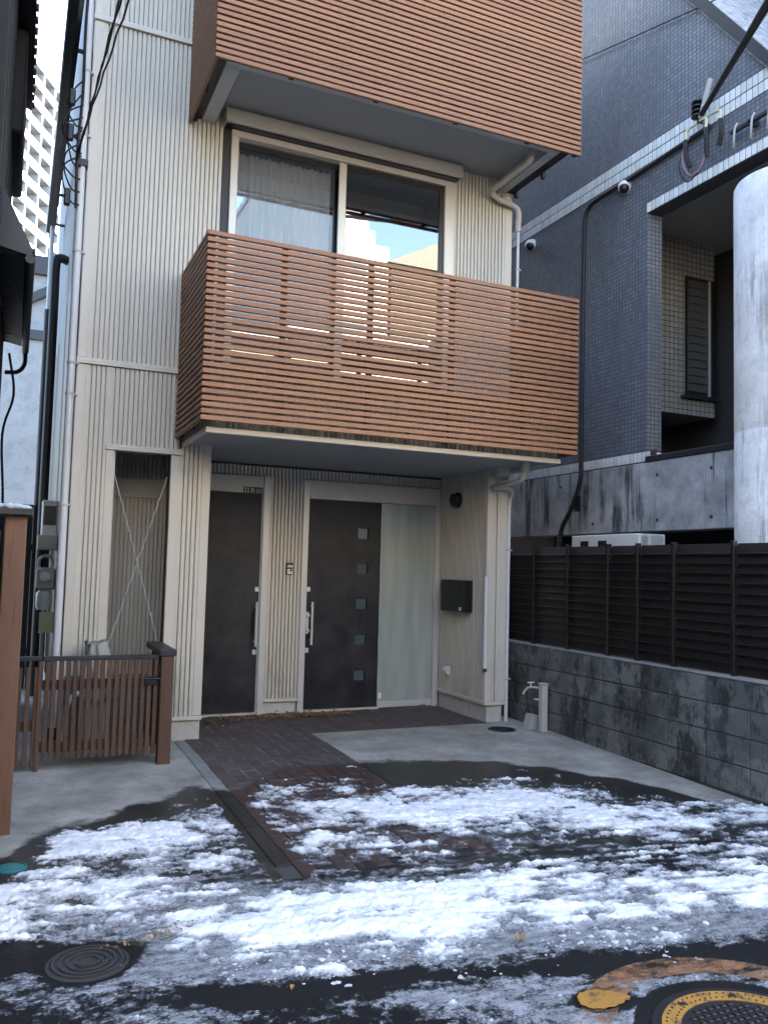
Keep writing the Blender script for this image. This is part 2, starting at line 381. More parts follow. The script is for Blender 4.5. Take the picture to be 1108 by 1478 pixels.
# value noise for the snow field
def vnoise(x, y, seed):
    xi = np.floor(x).astype(np.int64); yi = np.floor(y).astype(np.int64); fx = x - xi; fy = y - yi
    def h(a, b):
        n = (a * 374761393 + b * 668265263 + seed * 982451653) & 0xffffffff
        n = ((n ^ (n >> 13)) * 1274126177) & 0xffffffff; return ((n ^ (n >> 16)) & 0xffff) / 65535.0
    u = fx * fx * (3 - 2 * fx); v = fy * fy * (3 - 2 * fy)
    return (h(xi, yi) * (1 - u) + h(xi + 1, yi) * u) * (1 - v) + (h(xi, yi + 1) * (1 - u) + h(xi + 1, yi + 1) * u) * v
def fbm(x, y, seed, octv=4):
    s = 0; a = .5; tot = 0
    for i in range(octv): s = s + a * vnoise(x * 2 ** i, y * 2 ** i, seed + i * 17); tot += a; a *= .55
    return s / tot - .5
def ground_z(y): return -.02 * min(2.6, max(0, 6.6 - y))

# ================================================================== the ground
g = 400.0
road = setting(MB().add([(-g, -g, -.06), (g, -g, -.06), (g, g, -.06), (-g, g, -.06)], [(0, 1, 2, 3)]).build('road', 'asphalt'))
def slab(name, x0, x1, y0, y1, mat, dz=0.0):
    ys = [y0] + [q for q in (4.0, 6.6) if y0 < q < y1] + [y1]
    pts = [(y0, -.25)] + [(q, ground_z(q) + dz) for q in ys] + [(y1, -.25)]
    return setting(MB().prism(pts, x0, x1, 'x').build(name, mat))
slab('forecourt_slab', -7, 1.309, 4.06, 15, 'concrete_slab')
slab('forecourt_slab', 2.533, 4.745, 4.06, 7.195, 'concrete_slab')
slab('side_passage_slab', 4.374, 4.745, 7.199, 15, 'concrete_slab')
kerb = slab('kerb', 1.313, 1.407, 4.06, 7.22, 'mortar', -.006)
TILT = math.atan(.02)
ks = shared(MB().bbox(-.046, .046, -.297, .297, -.06, 0, .005), 'kerb_stone', 'concrete_kerb')
for i in range(5):
    y = 7.22 - .3 - i * .6 if i < 5 else 0
    tl = TILT if y < 6.6 else 0
    piece('kerb_stone', ks, (1.36, y, ground_z(y) + .003), kerb, (tl, 0, 0))
gut = setting(MB().box(-7, 9, 3.80, 4.055, -.25, -.062).build('gutter', 'mortar'))
gs = shared(MB().bbox(-.297, .297, -.12, .12, -.06, 0, .006), 'gutter_stone', 'concrete_kerb')
for i in range(13):
    piece('gutter_stone', gs, (-1.2 + i * .6, 3.93, -.054 + random.uniform(-.002, .002)), gut, (0, 0, random.uniform(-.01, .01)))
pav = slab('brick_paving', 1.409, 2.531, 4.06, 8.3, 'paver_joint', -.0035)
slab('porch_bed', 2.533, 4.37, 7.199, 8.3, 'paver_joint', -.0035)
bme = shared(MB().bbox(-.0478, .0478, -.0978, .0978, -.05, 0, .004), 'brick', 'paver')
spots = []
for i in range(29):
    x = 1.461 + i * .1018
    if x > 4.33: break
    y = 8.2 - (.1 if i % 2 else 0)
    while y > 4.14:
        if x < 2.5 or y > 7.28: spots.append((x, y))
        y -= .2018
cut = []
for i in range(29):
    x = 1.461 + i * .1018
    if 2.56 < x < 4.33:
        e = min(q for p, q in spots if abs(p - x) < .01) - .1
        if e - 7.205 > .03: cut.append((x, (e + 7.203) / 2, (e - 7.203) / .2))
spots.sort(key=lambda p: (p[0] > 3.9, p[1]))
rest = MB()
for k, (x, y) in enumerate(spots):
    z = ground_z(y) + random.uniform(-.0025, .0015)
    if k < 300: piece('brick', bme, (x, y, z), pav, (TILT if y < 6.6 else 0, 0, random.uniform(-.008, .008)))
    else: rest.bbox(x - .0485, x + .0485, y - .0985, y + .0985, z - .05, z, .004)
for x, y, k in cut: rest.bbox(x - .0478, x + .0478, y - .0978 * k, y + .0978 * k, -.05, -.0005, .004)
if rest.v: setting(rest.build('bricks', 'paver', pav), 'stuff')

# ================================================================== the house
H = thing('house', 'narrow three-storey house clad in champagne ribbed steel with wooden slat balconies', 'house', (2.5, 7.24, 0))
FY, DY = 7.24, 8.28
def ribpart(x0, x1, z0, z1, y=FY, mat='siding', **k): return ribs(MB(), x0, x1, z0, z1, y, **k).build('cladding', mat, H)
# structure behind the skin (keeps the daylight out)
c = MB()
c.box(.412, .46, FY + .056, 14, .0, 9.4)                 # left side wall
c.box(4.50, 4.57, DY + .1, 14, .0, 2.62).box(4.50, 4.57, FY + .036, 14, 2.62, 9.4)
c.box(.46, 4.50, 13.9, 14, 0, 9.4)
c.box(.46, 4.50, FY + .036, 13.9, 9.3, 9.4).box(.46, 4.50, FY + .036, 13.9, 5.50, 5.68).box(.46, 4.50, FY + .036, 13.9, 2.60, 2.86)
c.box(.46, 1.53, DY + .012, DY + .1, 0, 2.6)                # back of the side alcove
c.box(1.47, 1.535, FY + .06, DY + .1, 0, 2.6)               # between alcove and porch
c.box(1.535, 4.5, DY + .06, DY + .14, 0, 2.6)
c.box(4.406, 4.50, FY + .036, DY + .06, .2, 2.6)
c.box(.46, 1.53, FY + .036, FY + .12, 2.86, 9.3).box(1.53, 4.50, FY + .036, FY + .12, 5.68, 9.3).box(3.80, 4.5, FY + .036, FY + .12, 2.86, 5.5).box(1.53, 3.80, FY + .036, FY + .12, 5.36, 5.5)
c.box(.46, .73, FY + .036, FY + .1, .2, 2.6).box(1.19, 1.47, FY + .036, FY + .1, .2, 2.6).box(.73, 1.19, FY + .036, FY + .1, 2.43, 2.6)
c.build('wall', 'stucco', H)
# side wall facing the passage, rough blue-grey render
MB().box(.400, .412, FY + .03, 14, 4.3, 9.4).build('side_wall', 'stucco', H)
MB().box(.396, .411, FY + .03, 14, .2, 4.299).build('shaded_side_wall', 'roof_metal', H)  # lower part near-black: the shade of the passage put into its colour
MB().box(.46, 4.5, 11.0, 11.08, 2.86, 5.5).build('room_wall', 'room_wall', H)
# ribbed cladding on the front
ribpart(.472, .66, .2, 3.13); ribpart(.66, 1.28, 2.482, 3.13); ribpart(1.262, 1.462, .2, 2.60)
ribpart(.472, 1.53, 3.19, 6.10); ribpart(.472, 4.57, 6.16, 9.38)
ribpart(3.89, 4.50, 2.6, 5.6); ribpart(1.53, 3.89, 2.6, 2.99); ribpart(1.28, 1.53, 2.6, 3.13)
ribpart(4.42, 4.50, .2, 2.60)
# alcove back wall
ribpart(.47, 1.46, .1, 2.12, DY - .02); ribpart(.47, 1.46, 2.30, 2.6, DY - .02)
MB().bbox(.47, 1.46, DY - .035, DY, 2.12, 2.30).build('alcove_band', 'siding_trim', H)
ribs(MB(), FY + .1, DY, .1, 2.6, 1.468, 'y', -1).build('cladding', 'siding', H)
# smooth corner and jamb trims
for x0, x1, z0, z1 in ((.398, .472, .2, 3.13), (.398, .472, 3.19, 6.10), (.398, .472, 6.16, 9.38), (.66, .728, .2, 2.43), (1.195, 1.262, .2, 2.43),
                       (1.462, 1.54, .2, 2.60), (4.352, 4.42, .2, 2.60), (4.50, 4.585, .2, 9.38)):
    MB().bbox(x0, x1, FY - .006, FY + .055, z0, z1, .004).build('corner_trim', 'siding_trim', H)
MB().bbox(1.185, 1.1945, FY + .002, FY + .1, .2, 2.43, .002).build('opening_reveal', 'pvc_dark', H)
MB().bbox(.7285, .736, FY + .002, FY + .1, .2, 2.43, .002).build('opening_reveal', 'aluminium', H)
def flashing(x0, x1, z0, z1):
    zm = z0 + (z1 - z0) * .62
    MB().prism([(FY - .026, z0), (FY - .026, zm), (FY - .016, zm + .004), (FY - .012, z1), (FY + .04, z1), (FY + .04, z0)], x0, x1, 'x').build('flashing', 'siding_trim', H)
flashing(.394, 1.53, 3.135, 3.188); flashing(.394, 1.53, 6.105, 6.158); flashing(.655, 1.285, 2.432, 2.48)
flashing(.394, 1.0, .17, .199) if False else None
# plinth
for a in ((.41, .73, FY + .02, FY + .12, -.03, .2), (1.19, 1.535, FY + .015, FY + .14, -.03, .198), (4.388, 4.565, FY + .015, DY, -.03, .2), (2.385, 2.735, DY + .02, DY + .055, -.03, .15)):
    MB().bbox(*a, .005).build('plinth', 'foundation', H)
for x0, x1 in ((.398, .73), (1.19, 1.545), (4.348, 4.588)):
    MB().bbox(x0, x1, FY - .014, FY + .05, .165, .199, .003).build('base_flashing', 'siding_trim', H)
# porch: back wall, right wall, ceiling
ribpart(2.382, 2.738, .15, 2.42, DY); ribpart(1.54, 4.36, 2.42, 2.60, DY + .003)
MB().bbox(2.382, 2.738, DY - .02, DY + .03, .115, .149, .003).build('base_flashing', 'siding_trim', H)
ribs(MB(), FY + .056, DY, .2, 2.60, 4.370, 'y', -1, pitch=.0495, gw=.027, depth=.034).build('cladding', 'siding', H)
MB().bbox(4.352, 4.40, FY + .056, DY, .165, .199, .003).build('base_flashing', 'siding_trim', H)
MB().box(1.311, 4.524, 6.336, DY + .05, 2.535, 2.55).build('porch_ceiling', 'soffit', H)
MB().bbox(1.545, 4.36, DY - .012, DY + .02, 2.515, 2.534, .003).build('ceiling_trim', 'pvc_dark', H)

# ---- doors
def handle(x, y, z0, z1, par):
    m = MB().tube([(x, y, z0), (x, y, z1)], .013, 12)
    for z in (z0 + .05, z1 - .05): m.tube([(x, y, z), (x, y + .06, z)], .008, 8)
    return m.build('handle', 'chrome', par, True)
def lockset(x, y, z, par):
    MB().bbox(x - .02, x + .02, y - .014, y + .002, z - .026, z + .026, .006).build('lock', 'chrome', par)
d1 = MB().bbox(1.50, 2.300, DY + .012, DY + .05, .02, 2.232, .004).build('door', 'door_skin', H)
MB().bbox(2.312, 2.38, DY - .03, DY + .055, -.01, 2.412, .004).bbox(2.300, 2.3115, DY - .005, DY + .055, .0, 2.232, .002).build('door_frame', 'door_frame', d1)
MB().bbox(1.545, 2.3115, DY - .012, DY + .05, 2.234, 2.411, .004).build('door_header', 'siding_trim', d1)
MB().bbox(1.545, 2.3115, DY - .02, DY + .05, -.01, .018, .003).build('threshold', 'aluminium', d1)
handle(2.27, DY - .055, .68, 1.13, d1); lockset(2.278, DY + .01, 1.255, d1); lockset(2.274, DY + .01, .62, d1)
MB().bbox(2.245, 2.297, DY - .002, DY + .013, .80, 1.02, .006).build('escutcheon', 'black_steel', d1)
# green address plate: two small characters, the figures, a smaller line of characters
pl = MB().bbox(2.098, 2.298, DY - .018, DY - .0125, 2.222, 2.296, .002).build('address_plate', 'green_plate', H)
q = MB(); yy = DY - .0195
def mark(x0, x1, z0, z1): q.box(x0, x1, yy, yy + .001, z0, z1)
for cx in (2.118, 2.146):
    for cz in (2.243, 2.274):
        mark(cx - .010, cx + .010, cz - .002, cz + .002); mark(cx - .002, cx + .002, cz - .011, cz - .0022); mark(cx - .002, cx + .002, cz + .0022, cz + .011); mark(cx - .009, cx + .009, cz + .0112, cz + .0135)
for cx in (2.182, 2.204): mark(cx - .0035, cx + .0035, 2.238, 2.282); mark(cx - .008, cx - .0037, 2.272, 2.278)
for i in range(3):
    for cz in (2.248, 2.270): mark(2.228 + i * .022, 2.243 + i * .022, cz - .0015, cz + .0015); mark(2.233 + i * .022, 2.237 + i * .022, cz - .008, cz - .0017); mark(2.230 + i * .022, 2.241 + i * .022, cz + .004, cz + .006)
q.build('lettering', 'plate_white', pl)

d2 = MB()
lites = [1.87, 1.492, 1.114, .736, .358]; lx0, lx1 = 3.378, 3.502
zz = [.02]
for z in sorted(lites): zz += [z - .057, z + .057]
zz.append(2.21)
d2.bbox(2.806, lx0, DY + .012, DY + .05, .02, 2.21, .003).bbox(lx1, 3.650, DY + .012, DY + .05, .02, 2.21, .003)
for a, b in zip(zz[::2], zz[1::2]): d2.box(lx0 - .002, lx1 + .002, DY + .0125, DY + .0495, a, b)
d2 = d2.build('door', 'door_skin', H)
for z in lites:
    MB().bbox(lx0, lx1, DY + .040, DY + .046, z - .057, z + .057, .002).build('door_pane', 'lite_glass', d2)
MB().bbox(2.738, 2.804, DY - .03, DY + .055, -.01, 2.412, .004).build('door_frame', 'door_frame', d2)
MB().bbox(2.8045, 4.36, DY - .012, DY + .05, 2.214, 2.411, .004).build('door_header', 'siding_trim', d2)
MB().bbox(2.8045, 3.66, DY - .02, DY + .05, -.01, .018, .003).build('threshold', 'aluminium', d2)
handle(2.862, DY - .055, .69, 1.135, d2); lockset(2.832, DY + .01, 1.262, d2); lockset(2.832, DY + .01, .63, d2)
MB().bbox(2.812, 2.842, DY - .012, DY + .013, .80, 1.03, .006).bbox(2.815, 2.846, DY - .03, DY - .013, .98, 1.01, .004).bbox(2.815, 2.846, DY - .03, DY - .013, .82, .85, .004).build('escutcheon', 'chrome', d2)
sl_ = MB().bbox(3.652, 4.298, DY + .022, DY + .032, .078, 2.21, .002).build('sidelight', 'frosted_glass', H)
MB().bbox(3.652, 4.298, DY - .005, DY + .05, .005, .0775, .004).bbox(4.2985, 4.362, DY - .025, DY + .055, -.01, 2.212, .004).bbox(3.645, 3.6515, DY + .0, DY + .05, .02, 2.212, .001).build('sidelight_frame', 'door_frame', sl_)
MB().bbox(3.665, 3.70, DY + .016, DY + .0215, .10, .16, .001).build('glass_label', 'plate_white', sl_)

# ---- fittings on the porch wall (right return, x = 4.37)
v = MB().lathe([(.085, 0), (.085, -.02), (.07, -.03), (.07, -.075), (.055, -.085), (.02, -.088)], (4.372, 7.88, 2.26), 28, 'x').build('vent_cap', 'pvc_dark', H, True)
MB().prism([(4.372, .37), (4.33, .38), (4.315, .42), (4.335, .455), (4.372, .46)], 7.99, 8.07, 'y').build('outlet_cover', 'white_plastic', H)
MB().bbox(4.318, 4.353, FY - .045, FY - .012, .53, 1.45, .008).build('light_tube', 'pvc_white', H)
MB().bbox(4.32, 4.352, FY - .044, FY - .013, .50, .529, .004).build('tube_cap', 'pvc_dark', H)

# ---- balconies
PITCH = .0505
def balcony(x0, x1, y0, zb, n, slab_parts, right=True):
    base = slab_parts
    zc = [zb + i * PITCH for i in range(n)]
    fr = shared(MB().bbox(x0, x1, -.013, .016, -.0175, .0175, .003), 'slat', 'slat_wood')
    sd = shared(MB().bbox(-.013, .013, y0 + .028, FY - .01, -.0175, .0175, .003), 'slat', 'slat_wood')
    for z in zc:
        e = random.uniform(-.0012, .0012)
        piece('slat', fr, (0, y0 + .013, z + e), base)
        piece('slat', sd, (x0 + .013, 0, z + e), base)
        if right: piece('slat', sd, (x1 - .013, 0, z + e), base)
    z0, z1 = zc[0] - .01, zc[-1] + .01
    for x in (x0 + .045, x0 + .62, x0 + 1.36, x0 + 2.12, x0 + 2.86, x1 - .045):
        MB().bbox(x - .022, x + .022, y0 + .027, y0 + .065, z0, z1, .003).build('slat_post', 'fence_brown', base)
    for x in (x0 + .045, x1 - .045):
        for y in (y0 + .55, FY - .06):
            MB().bbox(x - .018, x + .018, y - .02, y + .02, z0, z1, .003).build('slat_post', 'fence_brown', base)
    return base
# lower balcony: floor slab, mossy ribbed upstand, pale drip edge
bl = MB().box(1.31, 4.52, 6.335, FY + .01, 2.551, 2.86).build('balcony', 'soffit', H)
ribs(MB(), 1.305, 4.53, 2.548, 3.02, 6.325, pitch=.045, gw=.016, depth=.012).build('upstand', 'siding_mossy', bl)
ribs(MB(), 6.325, FY, 2.548, 3.02, 1.305, 'y', -1, pitch=.045, gw=.016).build('upstand', 'siding', bl)
MB().box(1.32, 4.52, 6.34, 6.42, 2.86, 3.02).box(1.32, 1.40, 6.42, FY, 2.86, 3.02).box(4.44, 4.52, 6.42, FY, 2.86, 3.02).build('upstand_wall', 'siding_trim', bl)
MB().bbox(1.28, 4.55, 6.29, 6.43, 3.021, 3.05, .004).build('coping', 'siding_trim', bl)
MB().bbox(1.285, 4.55, 6.285, 6.335, 2.503, 2.547, .004).bbox(1.285, 1.31, 6.336, FY - .01, 2.503, 2.547, .004).bbox(4.525, 4.55, 6.336, FY - .01, 2.503, 2.547, .004).build('drip_edge', 'siding_trim', bl)
balcony(1.215, 4.635, 6.15, 2.592, 29, bl)
# upper balcony: panel soffit inside a perimeter beam
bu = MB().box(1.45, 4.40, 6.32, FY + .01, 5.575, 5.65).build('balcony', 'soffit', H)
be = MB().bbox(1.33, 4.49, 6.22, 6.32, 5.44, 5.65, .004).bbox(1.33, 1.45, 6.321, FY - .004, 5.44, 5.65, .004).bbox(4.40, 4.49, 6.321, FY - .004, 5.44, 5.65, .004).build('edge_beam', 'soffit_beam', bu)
MB().bbox(1.25, 4.60, 6.18, 6.219, 5.455, 5.48, .003).bbox(1.25, 1.329, 6.22, FY - .004, 5.455, 5.48, .003).bbox(4.491, 4.60, 6.22, FY - .004, 5.455, 5.48, .003).build('gap_strip', 'pvc_dark', bu)  # dark strips closing the gap between slats and edge beam
MB().box(1.36, 4.46, 6.30, 6.40, 5.651, 7.30).box(1.36, 1.42, 6.401, FY, 5.651, 7.30).box(4.40, 4.46, 6.401, FY, 5.651, 7.30).build('parapet', 'fence_brown', bu)
balcony(1.215, 4.64, 6.15, 5.405, 38, bu, False)

# ---- sliding window behind the balcony with roller-shutter box
WX0, WX1, WZ0, WZ1 = 1.53, 3.80, 3.0, 5.36
w = MB()
w.bbox(1.60, 1.668, FY - .035, FY + .11, WZ0, WZ1, .004).bbox(3.78, 3.89, FY - .03, FY + .11, WZ0, 5.42, .004)
w.bbox(1.60, 3.78, FY - .032, FY + .11, 5.362, 5.42, .004).bbox(1.668, 3.78, FY - .03, FY + .11, WZ0, WZ0 + .06, .004)
win = w.build('window', 'aluminium', H)
MB().bbox(1.531, 1.599, FY - .012, FY + .10, WZ0, 5.42, .003).build('frame_side_strip', 'pvc_dark', win)  # dark strip along the left edge of the frame
MB().prism([(FY + .02, 5.435), (FY - .11, 5.435), (FY - .13, 5.45), (FY - .13, 5.55), (FY - .11, 5.572), (FY + .02, 5.572)], 1.53, 3.92, 'x').build('shutter_box', 'aluminium', win)
MB().bbox(1.54, 3.9, FY - .10, FY + .0, 5.421, 5.434, .002).build('shutter_slot', 'black_frame', win)
def sash(x0, x1, y, mat, stile):
    m = MB().bbox(x0, x0 + stile[0], y, y + .03, WZ0 + .06, 5.36, .003).bbox(x1 - stile[1], x1, y, y + .03, WZ0 + .06, 5.36, .003)
    m.bbox(x0 + stile[0], x1 - stile[1], y + .002, y + .028, 5.31, 5.359, .003).bbox(x0 + stile[0], x1 - stile[1], y + .002, y + .028, WZ0 + .061, WZ0 + .13, .003)
    s = m.build('sash', mat, win)
    MB().box(x0 + stile[0] - .004, x1 - stile[1] + .004, y + .012, y + .018, WZ0 + .125, 5.313).build('pane', 'window_glass', s)
sash(1.669, 2.70, FY + .055, 'black_frame', (.006, .03)); sash(2.655, 3.779, FY + .0, 'black_frame', (.075, .045))
MB().bbox(2.648, 2.722, FY - .012, FY - .0005, WZ0 + .06, 5.36, .003).build('meeting_stile', 'aluminium', win)
# net curtain, and a dark panel standing in for the unlit room
pts = []
for i in range(120):
    x = 1.60 + i * (1.02 / 119); pts.append((x, FY + .15 + .022 * math.sin(i * .9) + .012 * math.sin(i * .37)))
cu = MB().add([(x, y, z) for x, y in pts for z in (3.0, 5.30)], [(2 * i, 2 * i + 2, 2 * i + 3, 2 * i + 1) for i in range(119)])
tag(cu.build('net_curtain', 'curtain', None, True), 'pale blue-white net curtain hanging inside the left pane of the upstairs window', 'curtain')
MB().box(2.74, 3.80, FY + .5, FY + .52, 2.9, 5.45).build('room_dark_panel', 'dark_room', H)

# ---- downpipes
def pipe(name, pts, r, mat, par, clips=()):
    o = MB().tube(pts, r, 12).build(name, mat, par, True)
    for p in clips:
        MB().lathe([(r + .002, -.009), (r + .007, -.009), (r + .007, .009), (r + .002, .009)], p, 14).box(p[0] + r * .5, p[0] + r + .03, p[1] - .004, p[1] + .03, p[2] - .006, p[2] + .006).build('pipe_clip', 'pvc_beige', o)
    return o
pipe('downpipe', [(.352, 7.19, z) for z in (.02, 3, 6, 9.3)], .031, 'pvc_white', H, [(.352, 7.19, z) for z in (1.95, 2.86, 3.12, 4.05, 5.05, 5.6)])
MB().tube([(.352, 7.19, .02), (.352, 7.19, .17)], .036, 12).build('pipe_boot', 'pvc_dark', H, True)
# right: drains of both balconies
o = pipe('downpipe', [(4.61, 7.245, .0), (4.61, 7.245, 2.36)], .019, 'pvc_white', H, [(4.61, 7.245, .42), (4.61, 7.245, 1.72)])
dr = MB().lathe([(.045, 2.585), (.045, 2.50), (.036, 2.48), (.036, 2.475)], (4.38, 6.62, -.04), 20).build('drain_funnel', 'pvc_beige', H, True)
MB().tube(smooth_path([(4.38, 6.62, 2.49), (4.38, 6.63, 2.42), (4.37, 6.70, 2.37), (4.36, 7.0, 2.35), (4.36, 7.17, 2.34), (4.42, 7.18, 2.34), (4.56, 7.19, 2.335), (4.605, 7.20, 2.31), (4.61, 7.24, 2.25), (4.61, 7.245, 2.18)], 6), .026, 12).build('drain_pipe', 'pvc_beige', dr, True)
MB().bbox(4.355, 4.50, 7.06, 7.20, 2.45, 2.58, .004).bbox(4.50, 4.515, 7.10, 7.23, 2.42, 2.58, .003).build('pipe_box', 'pvc_beige', dr)
dr = MB().lathe([(.042, 5.50), (.042, 5.42), (.034, 5.40), (.034, 5.39)], (4.30, 6.47, .07), 20).build('drain_funnel', 'pvc_beige', H, True)
MB().tube(smooth_path([(4.30, 6.47, 5.48), (4.30, 6.48, 5.43), (4.30, 6.55, 5.41), (4.29, 6.9, 5.40), (4.27, 7.12, 5.38), (4.38, 7.17, 5.33), (4.58, 7.19, 5.30), (4.64, 7.20, 5.25), (4.645, 7.21, 5.14), (4.645, 7.21, 5.05)], 6), .03, 12).build('drain_pipe', 'pvc_beige', dr, True)
pipe('downpipe', [(4.645, 7.21, 3.1), (4.645, 7.21, 5.1)], .014, 'pvc_white', H, [(4.645, 7.21, 4.65)])
# dark roof gutter along the side wall with its own downpipe
gu = MB().prism([(.17, 6.02), (.18, 5.95), (.25, 5.93), (.29, 5.95), (.29, 6.05), (.28, 6.05), (.27, 5.97), (.19, 5.98), (.18, 6.03)], 6.6, 12.0, 'y').build('side_gutter', 'pvc_dark', H)
for y in (7.6, 9.2, 10.8, 11.8): MB().box(.28, .405, y - .012, y + .012, 5.99, 6.02).build('gutter_bracket', 'pvc_dark', gu)
MB().tube([(.25, 11.7, 5.96), (.25, 11.7, 4.9), (.25, 11.7, 4.8)], .03, 10).build('rain_pipe', 'pvc_white', gu, True)
MB().tube(smooth_path([(.40, 9.9, 4.88), (.31, 9.9, 4.9), (.27, 9.9, 4.82), (.27, 9.9, 4.2), (.27, 9.9, 2.0), (.27, 9.9, .02)], 6), .05, 10).build('rain_pipe', 'pvc_dark', gu, True)
MB().tube([(.25, 11.7, 4.8), (.25, 11.7, 0.0)], .045, 10).build('rain_pipe', 'pvc_dark', gu, True)
# X brace of two thin rods across the alcove mouth
for (xa, xb) in ((.74, 1.18), (1.18, .74)):
    MB().tube([(xa, FY + .06 + (.008 if xa < 1 else 0), .75), (xb, FY + .06 + (.008 if xa < 1 else 0), 2.24)], .0045, 6).build('brace_rod', 'chrome', H)

# ================================================================== things at the door
mb = MB().bbox(4.25, 4.36, 7.52, 8.02, 1.07, 1.40, .008).build('mailbox', 'black_steel')
tag(mb, 'black steel wall mailbox on the ribbed porch wall beside the frosted sidelight', 'mailbox')
MB().bbox(4.246, 4.2498, 7.53, 8.01, 1.30, 1.393, .001).build('flap', 'black_steel', mb)
MB().bbox(4.243, 4.2495, 7.56, 7.60, 1.085, 1.12, .001).build('lock_badge', 'white_plastic', mb)
MB().box(4.36, 4.373, 7.62, 7.92, 1.10, 1.36).build('back_plate', 'black_steel', mb)
ic = MB().bbox(2.575, 2.648, DY - .032, DY + .0, 1.41, 1.535, .006).build('intercom', 'black_frame')
tag(ic, 'small intercom with black surround on the ribs between the two doors', 'intercom')
MB().bbox(2.582, 2.641, DY - .037, DY - .0325, 1.418, 1.470, .003).build('speaker_panel', 'chrome', ic)
MB().bbox(2.582, 2.641, DY - .037, DY - .0325, 1.486, 1.510, .003).build('call_panel', 'white_plastic', ic)
MB().lathe([(.012, 0), (.012, -.005), (.004, -.007)], (2.622, DY - .037, 1.455), 14, 'y').build('button', 'black_steel', ic)

ts = thing('tap_stand', 'grey water tap post standing against the block wall', 'tap stand', (4.665, 6.68, 0))
MB().bbox(4.635, 4.70, 6.65, 6.715, -.01, .435, .006).build('post', 'pvc_beige', ts)
MB().bbox(4.629, 4.706, 6.644, 6.721, .4352, .452, .004).build('cap', 'gas_grey', ts)
MB().tube(smooth_path([(4.64, 6.73, .40), (4.62, 6.79, .40), (4.60, 6.85, .385), (4.585, 6.885, .34), (4.58, 6.89, .32)], 5), .010, 10).build('spout', 'chrome', ts, True)
MB().tube([(4.612, 6.81, .40), (4.612, 6.81, .44)], .008, 8).tube([(4.575, 6.81, .443), (4.65, 6.81, .443)], .007, 8).build('tap_handle', 'chrome', ts, True)
MB().tube([(4.64, 6.722, .29), (4.62, 6.76, .29)], .01, 8).build('lower_valve', 'chrome', ts, True)
bx = MB().prism([(4.58, .0), (4.72, .0), (4.72, .12), (4.62, .14)], 6.80, 6.90, 'y').build('splash_block', 'gas_grey')
tag(bx, 'small slanted grey block on the ground behind the tap post', 'block')

def manhole(name, label, c, r, rim, mats, grid=0, group=None):
    z = ground_z(c[1]) if c[1] > 4.06 else -.06
    o = thing(name, label, 'manhole', (c[0], c[1], z), group)
    MB().lathe([(r, -.02), (r, .004), (r - rim, .006), (r - rim, -.02)], (c[0], c[1], z), 48).build('frame', mats[0], o)
    MB().lathe([(r - rim - .003, -.02), (r - rim - .003, .004), (r - rim - .006, .0055), (.01, .006)], (c[0], c[1], z), 48).build('lid', mats[1], o)
    return o, z
mh, z = manhole('drain_cover', 'dark round inspection cover in the concrete beside the tap post', (4.33, 6.87), .135, .012, ('iron', 'iron_dark'))
gm = MB()
for i in range(-6, 7):
    for j in range(-6, 7):
        if i * i + j * j < 40 and (i + j) % 2 == 0: gm.box(4.33 + i * .017 - .006, 4.33 + i * .017 + .006, 6.87 + j * .017 - .006, 6.87 + j * .017 + .006, z + .005, z + .009)
gm.build('tread', 'iron_dark', mh)
manhole('drain_cover', 'small pale round cover at the foot of the tap post', (4.49, 6.64), .06, .008, ('gas_grey', 'gas_grey'))
manhole('drain_cover', 'faint grey disc cover set flush in the pale concrete forecourt', (3.78, 6.72), .055, .006, ('concrete_slab', 'concrete_slab'))
tc, z = manhole('meter_cover', 'small teal plastic lid in the concrete at the snow edge', (.07, 4.62), .075, .008, ('teal_plastic', 'teal_plastic'))
# worn street cover half buried in slush: concentric ribs
mh2, z = manhole('street_cover', 'worn grey street cover with concentric ribs half buried in slush', (.345, 3.50), .155, .014, ('iron', 'iron'))
for rr in (.05, .08, .11, .135): MB().lathe([(rr, z + .004), (rr, z + .012), (rr - .012, z + .012), (rr - .012, z + .004)], (.345, 3.50, 0), 40).build('rib', 'iron', mh2)
# big street manhole with yellow ring
MX, MY = 2.39, 2.13
mh3, z = manhole('street_manhole', 'large iron street manhole with a yellow painted ring', (MX, MY), .355, .03, ('iron_dark', 'iron_dark'))
MB().lathe([(.322, z + .002), (.322, z + .0085), (.258, z + .0085), (.258, z + .002)], (MX, MY, 0), 56).build('yellow_ring', 'yellow_paint', mh3)
gm = MB(); rd = MB()
for i in range(-8, 9):
    for j in range(-8, 9):
        x, y = i * .031 + (.0155 if j % 2 else 0), j * .031
        if math.hypot(x, y) < .242: gm.bbox(MX + x - .011, MX + x + .011, MY + y - .011, MY + y + .011, z + .004, z + .012, .003)
gm.build('tread', 'iron_dark', mh3)
for k in range(72):
    a = k / 72 * 2 * math.pi
    for rr in (.275, .305): rd.lathe([(.0045, z + .007), (.0035, z + .011)], (MX + rr * math.cos(a + rr), MY + rr * math.sin(a + rr), 0), 6)
for k in range(8):
    a = k / 8 * 2 * math.pi + .3; rd.bbox(MX + .29 * math.cos(a) - .016, MX + .29 * math.cos(a) + .016, MY + .29 * math.sin(a) - .010, MY + .29 * math.sin(a) + .010, z + .007, z + .0105, .001)
rd.build('studs', 'iron_dark', mh3)
